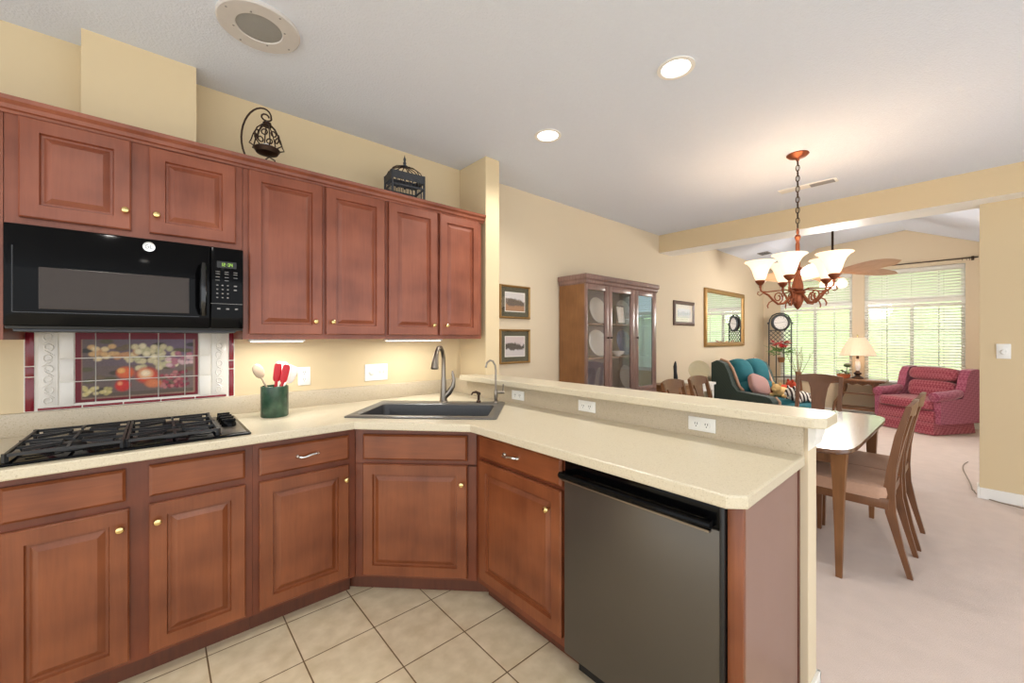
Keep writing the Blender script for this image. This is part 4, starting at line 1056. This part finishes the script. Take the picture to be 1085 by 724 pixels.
for x in (-.16, .16):
    b = MB(); b.superq((x, .24, .80), (.178, .19, .22), .8, .75, 24, 14, Matrix.Rotation(R(-16), 3, 'X')); b.build('back_cushion', M['teal'], t)
    b = MB(); b.superq((x, .14, .585), (.172, .18, .13), .85, .75, 24, 12, Matrix.Rotation(R(-12), 3, 'X')); b.build('lumbar_cushion', M['teal'], t)
b = MB(); b.box((-.34, .32, .25), (.34, .47, .93), .05); b.build('back_frame', M['darkgreen'], t)
def on_chair(lx, ly): c_, s_ = math.cos(R(-20)), math.sin(R(-20)); return (6.56 + lx * c_ - ly * s_, 2.005 + lx * s_ + ly * c_)
b = MB(); b.superq((0, 0, 0), (.15, .055, .16), .6, .45, 20, 12, Matrix.Rotation(R(-34), 3, 'X') @ Matrix.Rotation(R(24), 3, 'Y'))
o = b.build('throw_pillow', M['pillow']); o.rotation_euler = (0, 0, R(-20)); o.location = on_chair(-.17, -.10) + (.67,); tag(o, 'pink patterned throw pillow leaning on the teal recliner', 'pillow')
def plush(name, label, loc, rz, mat, s=1.0):
    t = thing(name, label, 'toy', loc, rz, 'plush toys on the teal recliner')
    b = MB(); b.superq((0, 0, .07 * s), (.15 * s, .09 * s, .075 * s), 1, 1, 20, 12); b.build('body', mat, t)
    b = MB(); b.superq((-.14 * s, 0, .135 * s), (.068 * s, .06 * s, .062 * s), 1, 1, 16, 10); b.superq((-.20 * s, 0, .115 * s), (.03 * s, .028 * s, .026 * s), 1, 1, 10, 8); b.build('head', mat, t)
    for q in (-1, 1):
        MB().superq((-.13 * s, q * .045 * s, .195 * s), (.012 * s, .02 * s, .028 * s), 1, 1, 8, 6).build('ear', mat, t)
        MB().superq((-.09 * s, q * .08 * s, .03 * s), (.06 * s, .026 * s, .028 * s), 1, 1, 10, 6).build('front_paw', mat, t)
        MB().superq((.10 * s, q * .09 * s, .03 * s), (.06 * s, .03 * s, .03 * s), 1, 1, 10, 6).build('hind_paw', mat, t)
    return t
plush('plush_zebra', 'zebra-striped plush toy on the footrest of the teal recliner', on_chair(.02, -.53) + (.483,), R(-30), M['zebra'], 1.0)
plush('plush_toy', 'cream yellow plush toy behind the zebra-striped one', on_chair(.0, -.30) + (.52,), R(-10), M['plushyellow'], .95)
plush('plush_toy', 'rust red plush toy at the right of the yellow one', on_chair(.20, -.16) + (.525,), R(140), M['plushred'], 1.0)

# ================================================================== END TABLE, CHEST, PLATE, FIGURINE BY THE SOFA
t = thing('end_table', 'small white end table left of the teal recliner', 'table', (5.28, 2.38, 0))
MB().box((-.19, -.19, .73), (.19, .19, .76), .004).build('top', M['white'], t)
MB().box((-.17, -.17, .66), (.17, .17, .73)).build('apron', M['white'], t, smooth=0)
for sx in (-1, 1):
    for sy in (-1, 1): MB().box((sx * .15 - .02, sy * .15 - .02, 0), (sx * .15 + .02, sy * .15 + .02, .66), .003).build('leg', M['white'], t)
MB().box((-.15, -.15, .20), (.15, .15, .22)).build('shelf', M['white'], t, smooth=0)
t = thing('wooden_chest', 'small oak chest left of the white end table', 'chest', (4.80, 2.44, 0))
MB().box((-.20, -.17, .0), (.20, .17, .735), .006).build('body', M['oak'], t)
MB().box((-.21, -.18, .735), (.21, .18, .76), .005).build('top', M['oak'], t)
for z in (.1, .33, .52): 
    d = MB().box((-.17, -.182, z), (.17, -.169, z + .18), .003).build('drawer', M['oak'], t)
    MB().lathe([(.012, 0), (.010, .02), (.002, .022)], (0, -.182, z + .09), 10, 'Y').build('knob', M['darkbronze'], d)
t = thing('figurine', 'tall dark carved figurine standing on the oak chest', 'figurine', (4.80, 2.40, .76))
MB().lathe([(.055, 0), (.058, .012), (.05, .022), (.03, .03)], seg=18).build('base', M['black_matte'], t)
b = MB(); b.tube([(.0, 0, .02), (.0, 0, .08), (-.012, 0, .15), (-.016, 0, .22), (-.010, 0, .26), (-.004, 0, .285)], [.022, .026, .020, .022, .014, .006], 10); b.tube([(.0, 0, .03), (.03, 0, .05), (.06, 0, .04)], [.014, .012, .004], 8); b.build('body', M['black_matte'], t)
t = thing('display_plate_on_stand', 'round cream plate on a small stand on the white end table', 'plate', (5.28, 2.33, .76), R(-60))
b = MB(); r_ = .128; b.lathe([(r_ * .55, 0), (r_ * .6, .008), (r_, .022), (r_ * .985, .027), (r_ * .72, .016), (r_ * .6, .013), (.002, .011)], (0, 0, 0), 30); b.xform(Matrix.Rotation(R(76), 4, 'X')); b.xform(Matrix.Translation((0, 0, .15))); b.build('dish', M['cream_plate'], t)
b = MB()
for q_ in (-1, 1): b.tube([(q_ * .05, -.05, .035), (q_ * .05, -.04, .004), (q_ * .05, .06, .004), (q_ * .04, .045, .16)], .004, 6)
b.bar((-.05, .05, .006), (.05, .05, .006), .006); b.build('stand', M['darkbronze'], t)

# ================================================================== CLOCK STAND WITH PLANT
KX, KY = 8.55, 2.30
t = thing('clock_stand', 'tall wrought iron garden clock stand with round white dial by the left window', 'clock', (KX, KY, 0), R(-52))
b = MB()
for s in (-1, 1): b.tube([(s * .185, 0, 0), (s * .185, 0, 1.58), (s * .175, 0, 1.66), (s * .13, 0, 1.74), (s * .06, 0, 1.775), (0, 0, 1.782)], .011, 8)
for x in (-.065, .065): b.tube([(x, 0, 0), (x, 0, 1.22)], .009, 8)
for z in (.12, .62, 1.22, 1.47): b.bar((-.185, 0, z), (.185, 0, z), .014, .014)
for s in (-1, 1): b.superq((s * .20, 0, 1.60), (.016, .016, .02), 1, 1, 8, 6); b.bar((s * .185, -.12, .01), (s * .185, .12, .01), .014)
b.build('frame', M['metalgrey'], t)
b = MB()
for k in range(-5, 6):
    for s in (-1, 1):
        x0 = k * .075; p0, p1 = [x0, 1.23], [x0 + s * .24, 1.47]
        if p0[0] < -.18 or p0[0] > .18:
            u = ((-.18 if p0[0] < 0 else .18) - p0[0]) / (p1[0] - p0[0])
            if not 0 < u < 1: continue
            p0 = [p0[0] + (p1[0] - p0[0]) * u, p0[1] + .24 * u]
        if p1[0] < -.18 or p1[0] > .18:
            u = ((-.18 if p1[0] < 0 else .18) - p0[0]) / (p1[0] - p0[0]); p1 = [p0[0] + (p1[0] - p0[0]) * u, p0[1] + (p1[1] - p0[1]) * u]
        b.bar((p0[0], 0, p0[1]), (p1[0], 0, p1[1]), .008, .008)
b.build('lattice', M['metalgrey'], t, smooth=0)
b = MB(); b.lathe([(.145, -.02), (.155, 0), (.155, .03), (.122, .045), (.118, .02)], (0, 0, 1.61), 32, 'Y', ends=False); b.build('clock_rim', M['metalgrey'], t)
d = MB().lathe([(.125, -.02), (.120, .022), (.002, .023)], (0, 0, 1.61), 32, 'Y').build('clock_dial', M['clockface'], t)
b = MB()
for k in range(12):
    a = k * PI / 6; b = MB(); b.bar((.09 * math.sin(a), -.0225, 1.61 + .09 * math.cos(a)), (.108 * math.sin(a), -.0225, 1.61 + .108 * math.cos(a)), .006, .004); b.build('hour_mark', M['metalgrey'], d, smooth=0)
b = MB(); b.bar((0, -.028, 1.61), (.07, -.028, 1.625), .010, .004); b.bar((0, -.028, 1.61), (-.095, -.028, 1.60), .007, .004); b.build('clock_hands', M['metalgrey'], d, smooth=0)
def leafy(b, c, n, spread, size, up=.5):
    for k in range(n):
        a = random.uniform(0, 2 * PI); e = random.uniform(-.3, 1) * up; r_ = random.uniform(.4, 1) * spread
        p = Vector((c[0] + r_ * math.cos(a), c[1] + r_ * math.sin(a), c[2] + e * spread))
        d = Vector((math.cos(a), math.sin(a), random.uniform(-.6, .6))).normalized(); s_ = d.cross(Vector((0, 0, 1))).normalized(); l = size * random.uniform(.7, 1.2)
        n_ = s_.cross(d)
        pts = [p, p + d * l * .5 + s_ * l * .28, p + d * l, p + d * l * .5 - s_ * l * .28]
        b.loops([[tuple(q) for q in pts], [tuple(q + n_ * .003) for q in pts]])
random.seed(11)
lx, ly = 8.30, 2.215
t = thing('potted_poinsettia', 'red-flowered potted plant on a bracket of the clock stand', 'plant', (lx, ly, .90))
MB().lathe([(.045, 0), (.058, .08), (.062, .085), (.055, .09), (.05, .08), (.002, .075)], seg=18).build('pot', M['oak'], t)
b = MB(); leafy(b, (0, 0, .17), 46, .15, .12); b.build('foliage', M['leaf'], t, smooth=0)
b = MB(); leafy(b, (-.02, 0, .31), 36, .10, .10); b.build('flowers', M['petal'], t, smooth=0)
b = MB(); b.tube([(.03, 0, .004), (.12, .03, -.01), (.245, .085, 0)], .007, 6); b.build('bracket', M['metalgrey'], t)
t = thing('twig_vase', 'slim brown vase of bare pale twigs before the left window', 'vase', (8.38, 1.98, 0))
MB().lathe([(.06, 0), (.075, .10), (.06, .45), (.04, .66), (.045, .74), (.035, .745), (.03, .66), (.002, .5)], seg=18).build('vase_body', M['walnut'], t)
b = MB(); random.seed(21)
for k in range(9):
    a = random.uniform(0, 2 * PI); s_ = random.uniform(.12, .3); h_ = random.uniform(.25, .48)
    p = [(0, 0, .6), (s_ * .3 * math.cos(a), s_ * .3 * math.sin(a), .78), (s_ * .8 * math.cos(a + .3), s_ * .8 * math.sin(a + .3), .74 + h_ * .6), (s_ * math.cos(a), s_ * math.sin(a), .74 + h_)]
    b.tube(bez(p, 8), [.006 - .0005 * i for i in range(9)], 5)
    b.tube([p[2], (p[2][0] + .06 * math.sin(a), p[2][1] - .06 * math.cos(a), p[2][2] + .10)], .003, 5)
b.build('twigs', M['twig'], t)

# ================================================================== SIDE TABLE, LAMP, PLANT
TX, TY, TZ = 8.70, 1.215, .66
t = thing('side_table', 'carved wooden side table under the lamp between the two windows', 'table', (TX, TY, 0), R(-90))
b = MB(); b.box((-.34, -.22, TZ - .035), (.34, .22, TZ), .008); b.build('tabletop', M['walnut'], t)
b = MB(); poly = [(-.26, TZ - .035), (.26, TZ - .035), (.26, TZ - .075)] + [(.26 - .52 * i / 16, TZ - .085 + .014 * math.cos(i * PI / 2)) for i in range(1, 16)] + [(-.26, TZ - .075)]
for y in (-.15, .15): b.loops([[(x, y - .01, z) for x, z in poly], [(x, y + .01, z) for x, z in poly]])
b.build('apron', M['walnut'], t, smooth=0)
for sx in (-1, 1):
    for sy in (-1, 1):
        b = MB(); pts = [(sx * (.30 - .09 * u + .03 * math.sin(u * 6)), sy * (.16 - .02 * u), u * (TZ - .035)) for u in [i / 10 for i in range(11)]]
        b.tube(pts, [.026, .022, .018, .022, .026, .020, .018, .024, .026, .022, .024], 10); b.build('leg', M['walnut'], t)
b = MB()
for y in (-.155, .155): b.bar((-.27, y, .17), (.27, y, .17), .025, .03)
b.box((-.25, -.15, .16), (.25, .15, .178)); b.build('stretcher', M['walnut'], t, smooth=0)
MB().box((-.20, -.01, .40), (.20, .01, .425), .003).build('rail', M['walnut'], t)
LX, LY = 8.70, 1.235
t = thing('table_lamp', 'table lamp with a pleated cream shade on the side table', 'lamp', (LX, LY, TZ))
MB().lathe([(.075, 0), (.078, .015), (.06, .03), (.035, .045), (.03, .06), (.05, .075), (.055, .09), (.03, .11), (.02, .13)], seg=22).build('base', M['darkbronze'], t)
MB().lathe([(.02, .13), (.032, .16), (.038, .22), (.030, .28), (.018, .30), (.028, .31), (.022, .325)], seg=20).build('column', M['china'], t)
MB().lathe([(.02, .325), (.018, .37), (.012, .40), (.012, .44)], seg=12).build('socket', M['darkbronze'], t)
b = MB(); n = 72; rings = []
for r0, z in ((.235, .385), (.19, .50), (.14, .60), (.095, .675)):
    rings.append([((r0 + .003 * (i % 2)) * math.cos(2 * PI * i / n), (r0 + .003 * (i % 2)) * math.sin(2 * PI * i / n), z) for i in range(n)])
b.loops(rings, False, False); b.build('lamp_shade', M['lampshade'], t, smooth=0)
MB().lathe([(.004, .44), (.004, .69), (.012, .70), (.008, .72), (.001, .73)], seg=10).build('finial', M['brass'], t)
lamp('table_lamp_bulb', 'POINT', (0, 0, .52), K_LAMP, (1, .88, .72), .04, t)
t = thing('potted_succulent', 'succulent in an oval terracotta pot on the side table', 'plant', (8.60, 1.40, TZ), R(-50))
b = MB(); b.lathe([(.07, 0), (.088, .01), (.10, .055), (.104, .065), (.095, .07), (.09, .055), (.002, .05)], seg=24); b.xform(Matrix.Diagonal((1.0, .62, 1, 1))); b.build('pot', M['terracotta'], t)
random.seed(31); b = MB(); leafy(b, (0, 0, .085), 40, .08, .055, .6)
b.tube([(.03, 0, .06), (.045, 0, .14), (.05, 0, .19)], .006, 6); b.superq((.055, 0, .215), (.05, .05, .032), 1, 1, 14, 8); b.build('foliage', M['darkleaf'], t, smooth=0)

# ================================================================== CRIMSON ARMCHAIR
t = thing('armchair', 'crimson diamond-patterned armchair with skirt before the right-hand window', 'armchair', (8.40, .46, 0), R(-120))
# local: front -Y, x +-.37, y -.38..+.38
b = MB(); b.box((-.35, -.355, .16), (.35, .34, .335), .02); b.build('base', M['crimson'], t)
b = MB(); n = 64; rings = []
per = []
for i in range(16): per.append((-.35 + .70 * i / 16, -.365, i))
for i in range(16): per.append((.355, -.365 + .71 * i / 16, i))
for i in range(16): per.append((.355 - .71 * i / 16, .345, i))
for i in range(16): per.append((-.355, .345 - .71 * i / 16, i))
for z, k in ((.17, 1.0), (.165, 1.015), (.02, 1.05), (.012, 1.05)):
    rings.append([(x * (k + (.012 if i % 4 == 1 else 0) * (z < .1)), y * (k + (.012 if i % 4 == 1 else 0) * (z < .1)), z) for x, y, i in per])
b.loops(rings); b.build('skirt', M['crimson'], t, smooth=20)
b = MB(); b.superq((0, -.10, .405), (.34, .30, .075), .35, .25, 36, 12); b.build('seat_cushion', M['crimson'], t)
b = MB(); b.superq((0, .20, .575), (.285, .095, .135), .5, .35, 28, 12, Matrix.Rotation(R(-12), 3, 'X')); b.build('back_cushion', M['crimson'], t)
b = MB(); b.superq((0, .25, .795), (.30, .115, .105), .6, .4, 28, 12, Matrix.Rotation(R(-10), 3, 'X')); b.build('head_cushion', M['crimson'], t)
for s in (-1, 1):
    b = MB()
    prof = [(-.32, .16), (-.32, .47), (.06, .50), (.10, .56), (.16, .80), (.22, .885), (.34, .90), (.385, .88), (.37, .16)]
    b.loops([[(s * .36 + dx_, y, z) for y, z in (prof)] for dx_ in (-.055, -.045, .035, .05)])
    b.build('wing', M['crimson_lit_side'], t, smooth=30)
    b = MB(); b.tube([(s * .35, -.36, .515), (s * .352, -.35, .52), (s * .355, -.28, .525), (s * .355, -.1, .535), (s * .36, .06, .56), (s * .36, .13, .58)], [.03, .066, .072, .068, .06, .03], 16)
    b.build('arm_roll', M['crimson_lit_side'], t)
b = MB(); b.box((-.33, .27, .16), (.33, .37, .86), .03); b.build('back_frame', M['crimson_lit_side'], t)

# ================================================================== CURTAIN ROD AND CORD
t = thing('curtain_rod', 'thin dark curtain rod with hooked end above the living room windows', 'curtain rod', (8.92, .7, 2.505))
b = MB(); b.tube([(0, -.775, 0), (0, 1.80, 0)], .009, 8); b.build('rod', M['darkbronze'], t)
for y in (-.72, .53, 1.78):
    b = MB(); b.bar((.0, y, 0), (.08, y, 0), .012, .012); b.box((.072, y - .015, -.03), (.08, y + .015, .03), .002); b.build('bracket', M['darkbronze'], t)
b = MB()
for y in (-.62, -.66, -.69): b.tube([(.0 + .014 * math.cos(q_), y, -.012 + .022 * math.sin(q_)) for q_ in [i * PI / 5 for i in range(11)]], .003, 6)
b.build('hook_ring', M['darkbronze'], t)
b = MB(); b.tube(bez([(6.52, .02, .006), (6.2, .10, .006), (5.9, .02, .006), (5.6, -.0, .006), (5.35, -.01, .006)], 12) + bez([(5.33, -.02, .006), (5.18, -.02, .006), (5.10, -.09, .006), (5.05, -.2, .006), (5.03, -.42, .006), (5.08, -.9, .006)], 14), .0045, 6)
tag(b.build('power_cord', M['cord']), 'thin grey cord trailing on the carpet round the right wall end', 'cord')
